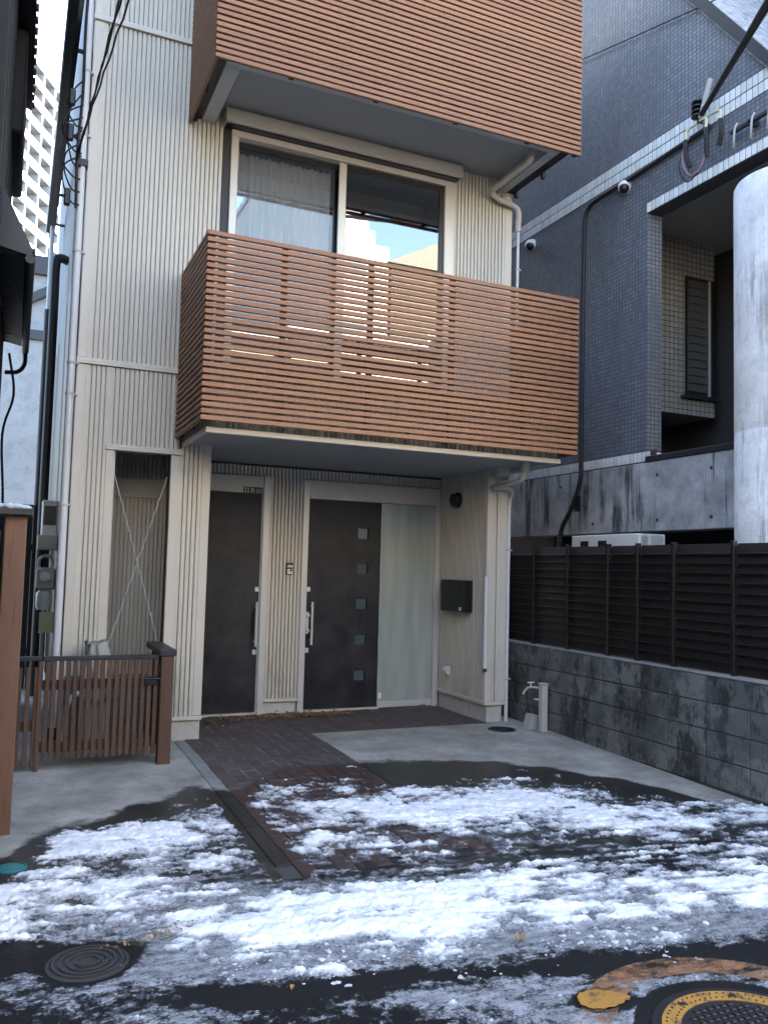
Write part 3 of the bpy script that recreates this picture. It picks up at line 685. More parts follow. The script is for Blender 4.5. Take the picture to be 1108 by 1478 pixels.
# worn orange paint round it, and a sharper orange lobe
def ring(r0, r1, a0, a1, n=60):
    vs = []
    for k in range(n + 1):
        a = a0 + (a1 - a0) * k / n
        for rr in (r0, r1): vs.append((MX + rr * math.cos(a), MY + rr * math.sin(a), -.056))
    return MB().add(vs, [(2 * i, 2 * i + 1, 2 * i + 3, 2 * i + 2) for i in range(n)])
setting(ring(.47, .60, R(-20), R(200)).build('road_marking', 'worn_orange'))
lobe = [(1.955, 2.545), (1.985, 2.60), (2.05, 2.615), (2.11, 2.585), (2.165, 2.525), (2.12, 2.50), (2.05, 2.485), (1.98, 2.50)]
lobe = [p for p in smooth_path([(x, y, -.052) for x, y in lobe + lobe[:1]], 6)][:-1]
lobe = [(p.x + .004 * math.sin(i * 2.1), p.y + .004 * math.cos(i * 1.7), -.0525) for i, p in enumerate(lobe)]
setting(MB().add(lobe, [tuple(range(len(lobe)))]).build('road_marking', 'yellow_paint'))

# ================================================================== gate, gate post, timber screen on the left
GY = 6.47
gt = thing('gate', 'low brown timber slat gate with dark top rail between post and screen', 'gate', (.62, GY, 0))
gsl = shared(MB().bbox(-.0155, .0155, -.013, .013, 0, .70, .003), 'slat', 'gate_wood')
for i in range(17): piece('slat', gsl, (.265 + i * .0475, GY, .075 + random.uniform(-.004, .004)), gt, (0, random.uniform(-.004, .004), 0))
MB().bbox(.235, 1.045, GY - .02, GY + .04, .776, .806, .004).build('top_rail', 'roof_metal', gt)
for z in (.60, .16): MB().bbox(.235, 1.045, GY + .0135, GY + .04, z - .035, z + .035, .003).build('rail', 'gate_wood', gt)
MB().bbox(.94, 1.035, GY - .028, GY - .0135, .585, .65, .004).tube([(.93, GY - .035, .632), (1.06, GY - .035, .632)], .006, 8).build('latch', 'black_steel', gt)
MB().bbox(1.035, 1.05, GY - .026, GY - .0135, .66, .735, .003).build('hinge', 'black_steel', gt)
gp = thing('gate_post', 'brown timber gate post with dark metal cap in front of the ribbed pillar', 'gate post', (1.10, GY, 0))
MB().bbox(1.055, 1.15, GY - .045, GY + .06, -.01, .80, .005).build('post', 'gate_wood', gp)
MB().bbox(1.04, 1.165, GY - .06, GY + .66, .801, .845, .004).build('cap', 'roof_metal', gp)
pm = shared(MB().bbox(-.013, .013, -.03, .03, 0, .72, .003), 'slat', 'gate_wood')
for i in range(7): piece('slat', pm, (1.10, GY + .11 + i * .085, .08), gp)
MB().bbox(1.114, 1.14, GY + .061, GY + .65, .30, .37, .003).build('rail', 'gate_wood', gp)
ts_ = thing('timber_screen', 'tall brown timber fence post and boards with snow on its cap', 'fence', (0.0, 5.2, 0))
MB().bbox(-.055, .062, 5.14, 5.26, -.04, 1.745, .006).build('post', 'post_wood', ts_)
MB().bbox(-.16, .09, 5.08, 5.30, 1.7455, 1.785, .005).build('cap', 'roof_metal', ts_)
bm_ = shared(MB().bbox(-.012, .012, -.055, .055, 0, 1.70, .003), 'board', 'post_wood')
for i in range(12): piece('board', bm_, (-.085, 5.06 - i * .118, -.045), ts_)
MB().bbox(-.14, -.0975, 3.7, 5.10, 1.66, 1.70, .003).build('rail', 'post_wood', ts_)
fs = thing('slat_panel', 'narrow fixed slat panel between the timber screen and the gate', 'fence panel', (.15, GY, 0))
for x in (.03, .085, .14, .195): piece('slat', gsl, (x, GY + .01, .03), fs)
MB().bbox(.0, .228, GY - .01, GY + .05, .776, .806, .004).build('top_rail', 'roof_metal', fs)
MB().bbox(.0, .228, GY + .0235, GY + .05, .28, .35, .003).build('rail', 'gate_wood', fs)
MB().bbox(.205, .232, GY - .01, GY + .0235, -.01, .775, .003).build('stile', 'gate_wood', fs)
m = MB()
for k in range(26):
    a = random.random() * 6.28; rr = random.random() ** .5
    m.lathe([(.028, 0), (.034, .012), (.022, .024), (.006, .03)], (-.035 + .10 * rr * math.cos(a), 5.19 + .085 * rr * math.sin(a), 1.783), 9)
setting(m.build('snow_patch', 'ice_chunk', None, True), 'stuff')

# covered tub behind the gate, waste pipe, wall of the planter
tb = thing('covered_tub', 'pale sheet-covered tub standing behind the slat gate', 'tub', (.65, 7.02, 0))
bm = bmesh.new(); bmesh.ops.create_cube(bm, size=1); bmesh.ops.subdivide_edges(bm, edges=list(bm.edges), cuts=7, use_grid_fill=True)
for v in bm.verts:
    n = math.sin(v.co.x * 13 + v.co.z * 7) * .012 + math.sin(v.co.y * 17 + v.co.x * 5) * .01
    k = .9 + .1 * (.5 - v.co.z); v.co = Vector((.645 + v.co.x * .185 * k + n, 7.03 + v.co.y * .2 * k + n, .62 + v.co.z * .46 + n * .8 + (.012 * math.sin(v.co.x * 9) if v.co.z > .4 else 0)))
me = bpy.data.meshes.new('sheet'); bm.to_mesh(me); bm.free(); me.materials.append(M['tarp']); me.polygons.foreach_set('use_smooth', [True] * len(me.polygons)); link(bpy.data.objects.new('sheet', me), tb)
MB().bbox(.56, .73, 6.94, 7.12, -.01, .41, .01).build('tub', 'gas_grey', tb)
wp = MB().tube(smooth_path([(.27, 6.95, .08), (.36, 6.95, .085), (.42, 6.95, .12), (.43, 6.95, .25), (.44, 6.95, .38), (.50, 6.95, .46), (.57, 6.96, .44), (.60, 6.97, .36), (.60, 6.98, .1), (.60, 6.98, .0)], 6), .022, 10).build('waste_pipe', 'white_plastic', None, True)
tag(wp, 'white bent waste pipe on the ground behind the gate slats', 'pipe')
lw = thing('planter_wall', 'low dark grey block wall behind the gate', 'low wall', (.8, 7.1, 0))
lb = shared(MB().bbox(-.195, .195, -.05, .05, 0, .19, .004), 'block', 'block_grey')
for i in range(2):
    for j in range(3): piece('block', lb, (.62 + i * .4, 7.165, -.01 + j * .195), lw)
# gas meter group on the side wall
ge = thing('gas_meter', 'pale grey gas meter with pipes on the side wall behind the white downpipe', 'gas meter', (.34, 8.9, 1.2))
MB().bbox(.22, .395, 8.95, 9.15, 1.20, 1.42, .02).build('meter_body', 'gas_grey', ge)
MB().lathe([(.05, 0), (.05, -.03), (.02, -.035)], (.30, 8.945, 1.33), 16, 'y').build('dial', 'white_plastic', ge, True)
MB().lathe([(.06, 1.0), (.075, 1.03), (.075, 1.16), (.05, 1.195)], (.30, 9.04, 0), 14).build('regulator', 'white_plastic', ge, True)
MB().tube(smooth_path([(.24, 9.05, 1.42), (.24, 9.05, 1.50), (.30, 9.05, 1.54), (.36, 9.05, 1.50), (.36, 9.05, 1.43)], 5), .016, 8).tube([(.30, 9.04, 1.0), (.30, 9.04, 0)], .018, 8).build('gas_pipe', 'gas_grey', ge, True)
MB().box(.262, .40, 8.90, 8.91, .78, .98).build('tag_plate', 'gas_yellow', ge)
eb = MB().bbox(.25, .40, 9.3, 9.55, 1.72, 2.12, .01).build('meter_box', 'white_plastic')
tag(eb, 'white electric meter box high on the side wall of the house', 'meter box')
MB().bbox(.265, .385, 9.292, 9.2995, 1.86, 2.06, .003).build('window_plate', 'black_frame', eb)
MB().bbox(.215, .40, 9.0, 9.2, 1.60, 1.75, .01).build('lower_box', 'pvc_beige', eb)
pf = thing('passage_dark_boards', 'dark boards added to keep the end of the narrow side passage dark', 'fence', (.1, 10.6, 0))  # added to cover the bright house beyond, so the passage stays dark
pbm = shared(MB().bbox(-.048, .048, -.012, .012, 0, 2.15, .003), 'board', 'old_timber')
for i in range(6): piece('board', pbm, (-.16 + i * .1, 10.6, -.01), pf)
for z in (.4, 1.6): MB().bbox(-.21, .39, 10.613, 10.65, z, z + .08, .003).build('rail', 'old_timber', pf)
ac = thing('outdoor_unit', 'dark outdoor air unit standing in the narrow side passage', 'air unit', (.05, 9.2, 0))
MB().bbox(-.12, .10, 9.0, 9.6, .0, .55, .01).build('casing', 'block_grey', ac)
for i in range(8): MB().box(-.1, .08, 8.993, 8.9995, .08 + i * .055, .10 + i * .055).build('grille_bar', 'pvc_dark', ac)

# ================================================================== block wall and louvre fence on the right
WXF = 4.75
bw = thing('block_wall', 'low stained concrete block wall under the dark louvre fence', 'wall', (4.81, 5.5, 0))
MB().box(WXF + .008, WXF + .106, 2.33, 8.93, -.12, .772).build('mortar_bed', 'mortar', bw)
blk = shared(MB().bbox(0, .12, -.196, .196, -.0955, .0955, .006), 'block', 'block')
for j in range(4):
    for i in range(16):
        yc = 2.53 + i * .4 + (.2 if False else 0)
        piece('block', blk, (WXF + random.uniform(-.002, .001), yc, .672 - j * .2), bw)
MB().bbox(WXF - .004, WXF + .124, 2.33, 8.93, .7722, .79, .004).build('coping', 'concrete_kerb', bw)
lf = thing('louvre_fence', 'dark brown metal louvre fence standing on the block wall', 'fence', (4.81, 5.5, .79))
PY = [2.7, 3.3, 3.9, 4.51, 5.11, 5.53, 5.91, 6.49, 7.05, 7.65, 8.25, 8.9]
pm = shared(MB().bbox(-.012, .03, -.016, .016, 0, .985, .003), 'post', 'fence_brown')
for y in PY: piece('post', pm, (4.79, y, .785), lf)
prof = [(0, 0), (.016, .004), (.040, .070), (.044, .082), (.038, .082), (.012, .012), (.0, .008)]
sm = shared(MB().prism([(4.785 + a, b) for a, b in prof], -.5, .5, 'y'), 'louvre', 'fence_brown')
for a, b in zip(PY, PY[1:]):
    for k in range(13):
        o = piece('louvre', sm, (0, (a + b) / 2, .80 + k * .0725), lf); o.scale = (1, (b - a) - .034, 1)

# ================================================================== tiled building on the right
K = 5.8 / 4.75; NX = 5.8
def nz(z): return 1.5 + (z - 1.5) * K
T = thing('tiled_building', 'dark grey tiled building with white tile bands and a concrete column', 'building', (NX, 7, 0))
yj = 6.57
MB().prism([(4.78, 5.35), (yj, 5.35), (yj, 2.76), (15, 2.76), (15, 9.6), (7.83, 9.6), (4.78, 5.66)], NX, NX + .19, 'x').build('wall', 'dark_tile', T)
MB().box(NX - .0, NX + .19, 4.4, yj, 5.235, 5.35).build('lintel', 'dark_tile', T)
MB().box(NX + .003, NX + .188, yj - .004, yj + .0, 2.77, 5.23).build('jamb', 'jamb_tile', T)
# white tile rows
wt = shared(MB().bbox(-.006, .004, -.0275, .0275, -.0495, .0495, .003), 'tile', 'white_tile')
for a_ in ((4.85, 9.3, 5.755, 5.975), (4.4, yj, 5.237, 5.345), (yj - .15, 9.3, 2.645, 2.76)): MB().box(NX - .002, NX + .001, *a_).build('tile_bed', 'mortar', T)
for r in range(2):
    y = 4.88
    while y < 9.2: piece('tile', wt, (NX - .002, y, 5.81 + r * .108), T); y += .0635
y = 4.45
while y < yj: piece('tile', wt, (NX - .002, y, 5.291), T); y += .0635
y = yj - .03
while y < 9.2: piece('tile', wt, (NX - .002, y, 2.703), T); y += .0635
wt2 = shared(MB().bbox(-.0295, .0295, -.006, .004, -.0515, .0515, .002), 'tile', 'white_tile')
for i in range(3): piece('tile', wt2, (NX + .032 + i * .0635, yj - .004, 2.703), T)
# concrete beam, coping of the terrace, carport void below
MB().bbox(NX - .012, NX + .25, 4.6, 15, 1.94, 2.640, .006).build('beam', 'concrete_wall', T)
MB().bbox(NX - .03, NX + .22, 4.6, yj - .01, 2.642, 2.70, .006).build('terrace_coping', 'pvc_dark', T)
for y, zz_ in ((5.7, 2.05), (6.4, 2.05), (5.7, 2.5), (6.4, 2.5), (7.4, 2.05), (8.0, 2.5)):
    MB().lathe([(.018, 0), (.018, -.003), (.012, -.006)], (NX - .012, y, zz_), 12, 'x').build('form_tie', 'mortar', T)
MB().bbox(NX - .018, NX - .012, 7.62, 7.72, 2.2, 2.38, .002).build('nameplate', 'pvc_dark', T)
m = MB().box(NX + .26, 7.9, 4.6, 15, 2.45, 2.62)              # terrace floor
m.box(7.8, 7.949, 4.6, 15, 0, 9.4).box(NX + .19, 7.8, 8.4, 8.5, 0, 9.4)
m.box(6.9, 7.0, 4.6, 15, 0, 2.45)
m.build('terrace_shell', 'terrace_paint', T)
MB().box(NX + .19, 7.8, 4.4, 8.4, 5.50, 5.62).build('terrace_ceiling', 'siding_trim', T)
MB().box(7.95, 14, 4.6, 15, 0, 9.5).build('main_block', 'dark_tile', T)
MB().box(6.25, 14, 4.42, 4.58, -.1, 5.1).build('front_wall', 'jamb_tile', T)
MB().prism([(4.30, 5.09), (4.30, 4.97), (7.83, 9.53), (15, 9.53), (15, 9.65), (7.78, 9.65)], NX - .03, 14, 'x').build('roof', 'slate_roof', T)
MB().prism([(4.28, 5.10), (4.28, 4.99), (7.87, 9.60), (7.87, 9.70), (7.76, 9.70)], NX - .06, NX - .031, 'x').build('verge', 'roof_metal', T)
# projecting bay with slatted window inside the terrace
MB().box(6.0, 7.565, 7.40, 8.4, 3.40, 5.50).build('bay', 'bay_tile', T)
wn_ = MB().box(7.10, 7.55, 7.385, 7.399, 3.62, 5.06).build('bay_window', 'black_frame', T)
for i in range(14): MB().box(7.13, 7.44, 7.372, 7.384, 3.68 + i * .096, 3.765 + i * .096).build('blind_slat', 'pvc_dark2', wn_)
MB().box(7.445, 7.47, 7.36, 7.384, 3.64, 5.04).build('window_stile', 'aluminium', wn_)
MB().bbox(7.03, 7.60, 7.33, 7.399, 3.585, 3.62, .003).build('sill', 'roof_metal', T)
MB().lathe([(.16, 5.50), (.16, 5.46), (.13, 5.45), (.12, 5.47)], (6.75, 6.1, 0), 28).build('ceiling_lamp', 'pvc_beige', T)
co = MB().lathe([(.40, -.05), (.40, 1.5), (.40, 2.62), (.398, 2.625), (.398, 2.635), (.40, 2.64), (.40, 4.60), (.385, 4.63)], (5.45, 4.57, 0), 48).build('column', 'concrete_column', T, True)

def npipe(name, pts, r, mat='rubber', n=8): return MB().tube(smooth_path(pts, 6), r, n).build(name, mat, None, True)
def N(y, z, off=.04): return (NX - off, y * K, nz(z))
tag(npipe('wall_cable', [N(4.66, 4.96), N(5.1, 4.945), N(5.6, 4.93), N(6.0, 4.93), N(6.13, 4.90), N(6.19, 4.80), N(6.2, 4.5), N(6.21, 3.5), N(6.21, 2.6), N(6.22, 2.35), N(6.35, 2.1), N(6.5, 1.9), N(6.53, 1.6)], .026),
    'thick black cable run along the white tile band and down the dark tiles', 'cable')
for yv in (4.78, 5.0, 5.25, 5.5, 5.75):
    pass
tag(npipe('thin_wire', [N(7.3, 6.72), N(6.2, 6.39), N(4.81, 6.0), N(4.5, 5.92)], .007), 'thin dark wire crossing the upper tiled wall', 'wire')
def dome_camera(y, z, label):
    p = N(y, z, 0)
    o = thing('security_camera', label, 'security camera', p, 'dome cameras on the tiled wall')
    MB().lathe([(.075, 0), (.075, -.018), (.06, -.03)], p, 24, 'x').build('mount', 'white_plastic', o, True)
    c = (p[0] - .045, p[1] - .02, p[2] - .01)
    bm = bmesh.new(); bmesh.ops.create_uvsphere(bm, u_segments=20, v_segments=12, radius=.066)
    for v in bm.verts: v.co += Vector(c)
    me = bpy.data.meshes.new('shell'); bm.to_mesh(me); bm.free(); me.materials.append(M['white_plastic']); me.polygons.foreach_set('use_smooth', [True] * len(me.polygons)); link(bpy.data.objects.new('shell', me), o)
    bm = bmesh.new(); bmesh.ops.create_uvsphere(bm, u_segments=20, v_segments=12, radius=.054)
    for v in bm.verts: v.co += Vector((c[0] - .014, c[1] - .014, c[2] - .024))
    me = bpy.data.meshes.new('dome'); bm.to_mesh(me); bm.free(); me.materials.append(M['black_steel']); me.polygons.foreach_set('use_smooth', [True] * len(me.polygons)); link(bpy.data.objects.new('dome', me), o)
dome_camera(5.65, 4.90, 'white dome security camera under the black wall cable'); dome_camera(7.1, 4.89, 'white dome security camera in the gap beside the ribbed pillar')
# white cabinet between fence and building
cb = thing('white_cabinet', 'white metal cabinet with two dark square openings rising above the louvre fence', 'cabinet', (5.35, 6.6, 0))
MB().bbox(5.30, 5.62, 6.10, 7.12, 0, 1.89, .008).build('casing', 'white_plastic', cb)
for y in (6.90, 6.62): MB().box(5.290, 5.2995, y - .06, y + .06, 1.62, 1.83).build('opening', 'black_frame', cb)
MB().bbox(5.32, 5.50, 5.98, 6.098, 1.74, 1.885, .02).lathe([(.05, 1.66), (.06, 1.70), (.06, 1.74)], (5.40, 6.03, 0), 14).build('side_housing', 'gas_grey', cb)

# service drop and splices on the tiled wall
def drop(name, label, a, b, sag, r, group=None, n=24, wob=0):
    a = Vector(a); b = Vector(b); pts = []
    for i in range(n + 1):
        t = i / n; p = a.lerp(b, t); p.z -= sag * 4 * t * (1 - t); p.x += wob * math.sin(i * 2.2); p.z += wob * math.cos(i * 2.2); pts.append(p)
    return tag(MB().tube(pts, r, 8).build(name, 'rubber', None, True), label, 'cable', group)
sp = thing('cable_splice', 'bundle of insulator, yellow sleeves and looped wires on the tiled wall', 'cable splice', N(4.66, 4.95, .05))
P0 = Vector(N(4.70, 5.02, .12))
mbs = MB()
for k in range(4): mbs.lathe([(.02, k * .045), (.06, k * .045 + .01), (.06, k * .045 + .022), (.02, k * .045 + .035)], (P0.x, P0.y + .02, P0.z + .02), 16)
mbs.build('insulator', 'black_steel', sp, True)
MB().tube([N(4.70, 5.0, 0), N(4.70, 5.0, .14)], .012, 8).build('bracket', 'iron', sp)
for dy, mat, L in ((.10, 'splice_yellow', .26), (-.08, 'splice_yellow', .26), (-.20, 'splice_yellow', .22)):
    b = P0 + Vector((.0, dy, -.10))
    MB().tube(smooth_path([P0 + Vector((0, 0, -.02)), b + Vector((-.02, dy * .3, .05)), b + Vector((-.03, dy * .4, -.05))], 6), .014, 8).build('sleeve', mat, sp, True)
    MB().tube(smooth_path([b + Vector((-.03, dy * .4, -.045)), b + Vector((-.025, dy * .45, -.16)), b + Vector((0, dy * .2, -L - .05))], 6), .022, 8).build('taped_end', 'rubber', sp, True)
MB().tube(smooth_path([P0 + Vector((0, .12, -.10)), P0 + Vector((-.03, .19, -.3)), P0 + Vector((-.02, .1, -.5)), P0 + Vector((-.01, -.04, -.46)), P0 + Vector((0, -.1, -.2)), P0 + Vector((0, -.05, -.05))], 8), .006, 6).build('loop_wire', 'splice_pink', sp, True)
MB().tube(smooth_path([P0 + Vector((0, .14, -.15)), P0 + Vector((-.03, .23, -.36)), P0 + Vector((-.02, .14, -.55)), P0 + Vector((-.01, .0, -.52))], 8), .007, 6).build('loop_wire', 'rubber', sp, True)
MB().tube([P0 + Vector((0, -.02, .0)), P0 + Vector((-.02, -.10, .16)), P0 + Vector((-.03, -.17, .30))], .026, 8).build('clamp', 'gas_grey', sp, True)
pu = Vector(N(4.04, 5.28, .35))
tag(MB().tube([P0 + Vector((-.02, -.05, .02)), pu, pu + (pu - P0) * 3.5], .026, 10).build('service_cable', 'rubber', None, True), 'thick black service cable rising steeply from the splice bundle', 'cable')
tag(MB().tube([P0 + Vector((.0, -.02, .02)), pu + Vector((.03, .03, -.03)), pu + (pu - P0) * 3.5 + Vector((.2, 0, 0))], .016, 10).build('service_cable', 'rubber', None, True), 'thinner black cable beside the thick service cable on the tiled wall', 'cable')
br = thing('cable_bracket', 'small dark cable bracket with clips under the white tile lintel', 'bracket', N(4.24, 4.76, .03))
Q = Vector(N(4.24, 4.78, 0))
MB().bbox(Q.x - .1, Q.x + .005, Q.y - .02, Q.y + .02, Q.z - .03, Q.z + .03, .004).bbox(Q.x - .10, Q.x - .06, Q.y - .30, Q.y + .22, Q.z - .015, Q.z + .015, .004).build('arm', 'iron', br)
for dy in (-.22, -.04, .15):
    MB().tube(smooth_path([(Q.x - .08, Q.y + dy, Q.z + .06), (Q.x - .11, Q.y + dy, Q.z), (Q.x - .1, Q.y + dy + .02, Q.z - .1), (Q.x - .07, Q.y + dy + .05, Q.z - .14)], 5), .010, 7).build('clip', 'gas_grey', br, True)
# drops to the corner of the ribbed house
B0 = Vector((.31, 7.16, 4.80))
for k, (bx_, dz) in enumerate(((.40, .02), (.43, .10), (.455, -.02))):
    e = Vector((bx_, 5.0, 4.83 + dz)); d = e - B0
    drop('drop_wire', ['twisted black drop wire crossing the pale ribbed wall, uppermost of three', 'twisted black drop wire crossing the pale ribbed wall, middle of three', 'twisted black drop wire crossing the pale ribbed wall, lowest of three'][k], B0 + Vector((0, 0, .04 * k)), B0 + d * 4.6, .05, .0065, 'drop wires at the house corner', 60, .005)
wb = thing('wire_cluster', 'tangle of black wires and clamps on the corner of the ribbed house', 'wires', (.33, 7.18, 5.0))
MB().bbox(.30, .40, 7.15, 7.235, 4.77, 4.83, .004).build('bracket', 'iron', wb)
rr_ = random.Random(3)
for k in range(7):
    z0 = 4.55 + k * .11
    MB().tube(smooth_path([(.34, 7.16, z0 + .3), (.26 + rr_.uniform(-.06, .02), 7.15, z0 + .2), (.21 + rr_.uniform(-.04, .04), 7.17, z0 + .05), (.28, 7.16, z0 - .1), (.345, 7.155, z0 - .12)], 6), .007, 6).build('loop', 'rubber', wb, True)
MB().tube(smooth_path([(.345, 7.15, 6.6), (.325, 7.15, 6.0), (.33, 7.15, 5.4), (.31, 7.15, 4.9), (.32, 7.15, 4.4)], 6), .012, 7).build('lead', 'rubber', wb, True)
for z in (5.35, 5.05, 4.5): MB().bbox(.225, .275, 7.13, 7.18, z - .09, z + .05, .01).build('clamp', 'pvc_dark', wb)

# ================================================================== old house on the left
L_ = thing('old_house', 'dark old timber house with jagged tiled eaves across the narrow passage', 'house', (-1, 7.5, 0))
MB().box(-4.5, -.22, 5.75, 9.3, -.1, 7.6).build('wall', 'old_timber', L_)
MB().box(-4.5, -.75, 3.3, 5.749, -.1, 7.2).build('unseen_wing', 'old_timber', L_)  # out of view, added to keep light off left-facing surfaces
pb = shared(MB().bbox(-.008, .008, -.14, .14, 0, 7.4, .003), 'wall_board', 'old_timber')
for i in range(12): piece('wall_board', pb, (-.213 + random.uniform(-.004, .004), 5.9 + i * .29, 0), L_)
def eave(x, z0, z1, ya, yb, name):
    MB().prism([(-.3, z0 + .06), (x, z0), (x, z0 + .05), (-.3, z1)], ya, yb, 'y').build(name, 'roof_metal', L_)
    e = shared(MB().lathe([(.03, -.14), (.034, .14)], (0, 0, 0), 8, 'x'), 'roof_tile', 'roof_metal')
    y = ya + .08
    while y < yb:
        piece('roof_tile', e, (x - .12, y, z0 + .06 + random.uniform(-.008, .008)), L_); y += .17
eave(-.06, 6.2, 6.6, 5.6, 9.25, 'eave'); eave(.012, 3.68, 4.35, 6.4, 9.25, 'eave')
MB().bbox(-.3, -.115, 7.8, 9.28, 5.25, 6.2, .02).build('upper_bay', 'old_timber', L_)
MB().bbox(-.3, -.02, 8.6, 9.26, 3.72, 4.5, .02).build('lower_bay', 'old_timber', L_)
MB().tube([(-.0, 6.4, 3.66), (-.0, 9.28, 3.64)], .035, 8).tube(smooth_path([(0, 9.2, 3.64), (0, 9.22, 3.5), (-.06, 9.24, 3.42), (-.18, 9.24, 3.40)], 5), .022, 8).build('eave_gutter', 'pvc_dark', L_, True)
MB().tube(smooth_path([(-.14, 8.8, 3.5), (-.08, 8.8, 3.1), (-.16, 8.8, 2.7), (-.12, 8.8, 2.0), (-.1, 8.7, .9)], 6), .012, 7).build('hanging_cable', 'rubber', L_, True)

# ================================================================== background at the end of the passage
wh = thing('white_house', 'white rendered house with a dark curved roof edge at the end of the passage', 'house', (0, 24, 0))
MB().box(-4, 5, 23.2, 30, 0, 7.2).build('wall', 'far_white', wh)
MB().box(-4.05, 5.05, 23.1, 23.3, 7.2, 7.45).build('parapet', 'roof_metal', wh)
MB().box(-4, 5, 24.2, 30, 7.2, 9.5).build('upper_wall', 'far_white', wh)
arc = [(x * .25, 7.9 + 1.1 * math.sin(min(1, max(0, (x * .25 + .6) / 2.2)) * math.pi / 2)) for x in range(-8, 14)]
MB().prism(arc + [(x, z + .26) for x, z in arc[::-1]], 24.0, 24.19, 'y').build('curved_roof_edge', 'roof_metal', wh)
MB().box(-4.1, 5.1, 24.05, 24.3, 9.25, 9.75).build('roof_band', 'roof_metal', wh)
tw = thing('apartment_tower', 'tall white apartment tower with stacked balconies beyond the passage', 'tower', (0, 120, 0))
tw.location = (0, 0, 0)
A = Vector((-2.6, 118, 0)); th = R(64); ux = Vector((math.cos(th), math.sin(th), 0)); un = Vector((math.sin(th), -math.cos(th), 0))
def tbox(u0, u1, n0, n1, z0, z1):
    m = MB(); P = [A + ux * u + un * n for u, n in ((u0, n0), (u1, n0), (u1, n1), (u0, n1))]
    return m.add([(p.x, p.y, z0) for p in P] + [(p.x, p.y, z1) for p in P], [(0, 3, 2, 1), (4, 5, 6, 7), (0, 1, 5, 4), (1, 2, 6, 5), (2, 3, 7, 6), (3, 0, 4, 7)])
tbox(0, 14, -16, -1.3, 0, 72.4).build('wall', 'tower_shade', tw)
tbox(-.2, 14.2, -16.2, -1.2, 72.4, 73.5).build('roof', 'tower_white', tw)
for u in (-.2, 3.4, 7.0, 10.6, 14.0): tbox(u, u + .35, -1.3, .02, 0, 72.5).build('fin_wall', 'tower_white', tw)
for k in range(24):
    z = 2.6 + k * 2.95
    tbox(-.2, 14.2, -1.3, .05, z, z + .28).build('balcony_slab', 'tower_white', tw)
    for i in range(4):
        u = i * 3.6 + .16
        tbox(u, u + 3.24, -.06, .03, z + .28, z + 1.30).build('balcony_rail', 'rail_glass' if (k + i) % 3 else 'tower_white', tw)
        tbox(u + .4, u + 2.7, -1.33, -1.28, z + .3, z + 2.3).build('window', 'tower_glass', tw)

# ================================================================== across the street, behind the camera (mirrored in the upstairs glass; bounce the sun back)
def opp(name, label, x0, x1, y1, h, mat, roof='flat', floors=2, cat='building', dep=8):
    o = thing(name, label, cat, ((x0 + x1) / 2, y1, 0), 'buildings across the street')
    MB().box(x0, x1, y1 - dep, y1, 3.0, h).build('wall', mat, o)
    MB().box(x0 + .02, x1 - .02, y1 - dep, y1 - .02, -.1, 2.999).build('ground_floor', 'old_timber', o)  # unseen storey, coloured dark to cut low light into the porch
    if roof == 'flat': MB().box(x0 - .1, x1 + .1, y1 - dep - .1, y1 + .12, h, h + .35).build('parapet', 'tower_white', o)
    else: MB().prism([(x0 - .3, h), (x1 + .3, h), ((x0 + x1) / 2, h + roof)], y1 - 8.2, y1 + .3, 'y').build('roof', 'tan_roof', o)
    nw = max(1, int((x1 - x0) / 2.6))
    for f in range(floors):
        for i in range(nw):
            cx = x0 + (i + .5) * (x1 - x0) / nw; z = 1.0 + f * 3.0
            w_ = MB().box(cx - .6, cx + .6, y1, y1 + .05, z, z + 1.25).build('window_frame', 'aluminium', o)
            MB().box(cx - .54, cx + .54, y1 + .05, y1 + .06, z + .06, z + 1.19).build('pane', 'tower_glass', w_)
    return o
opp('cream_house', 'cream rendered house facing the ribbed house across the street', -4.5, 5.2, -3.6, 6.4, 'warm_render')
opp('cream_house', 'ochre house with a wide front across the street beyond the tiled building', 5.7, 14.5, -3.9, 6.8, 'warm_render')
opp('cream_house', 'brown rendered house across the street towards the old timber house', -14.0, -5.0, -3.4, 6.4, 'brown_render')
o = opp('white_block', 'tall white stepped apartment block mirrored in the upstairs window', 11.05, 12.30, -15.5, 22, 'white_render', 'flat', 6, dep=20)
MB().box(12.301, 13.22, -23, -15.5, 0, 14.45).build('lower_step', 'white_render', o)
MB().box(12.42, 12.68, -20, -15.7, 14.45, 15.1).build('chimney', 'white_render', o)
opp('tan_house', 'tan gabled house mirrored in the upstairs window', 13.4, 18.0, -15.6, 13.8, 'tan_roof', 1.35, 4, 'house')

# ================================================================== snow and slush
S_MAP = """000000000000000000000000000013
000000000000000000000000001135
000000000000000000000000012467
000000000000000000000000135678
000000000000000000000012356889
000000000000000000000124678899
000000000000000000001356789998
000000000000000000123578899988
000000000000000011246788998876
000000000011111234567899988754
000000000122335556788999876544
000000013345467778899988764455
000000245566578788898886544555
000000456788779888888765445555
000101578999889877776544555555
001203789999998766655445555555
011004788999887655544555555555
101015778887776554445555555555
013345677766665554455555555554
246656666555544444455555555544
578766665445533333456655554433
899766764335433334566665543322
998766754344432334567665443221
987556754244333334577765442111
876556764454334445678665432100
764467765654346666677654321000
543577765554457777777654310000
322788865544578888887543210000
211688876555688888876543210000
110688876556788888776542110000
100577765556788887776432100000
000565565556777777765421000000
000342355556777776655420000000
000210244556666655554421000000
000000234455665433344321000000
000000123445554221233211000000
000000112345543100122110000000
000000001234432000011000000000
000000001123331000000000000000
000000000123221000000000000000
000000000012211000000000000000"""
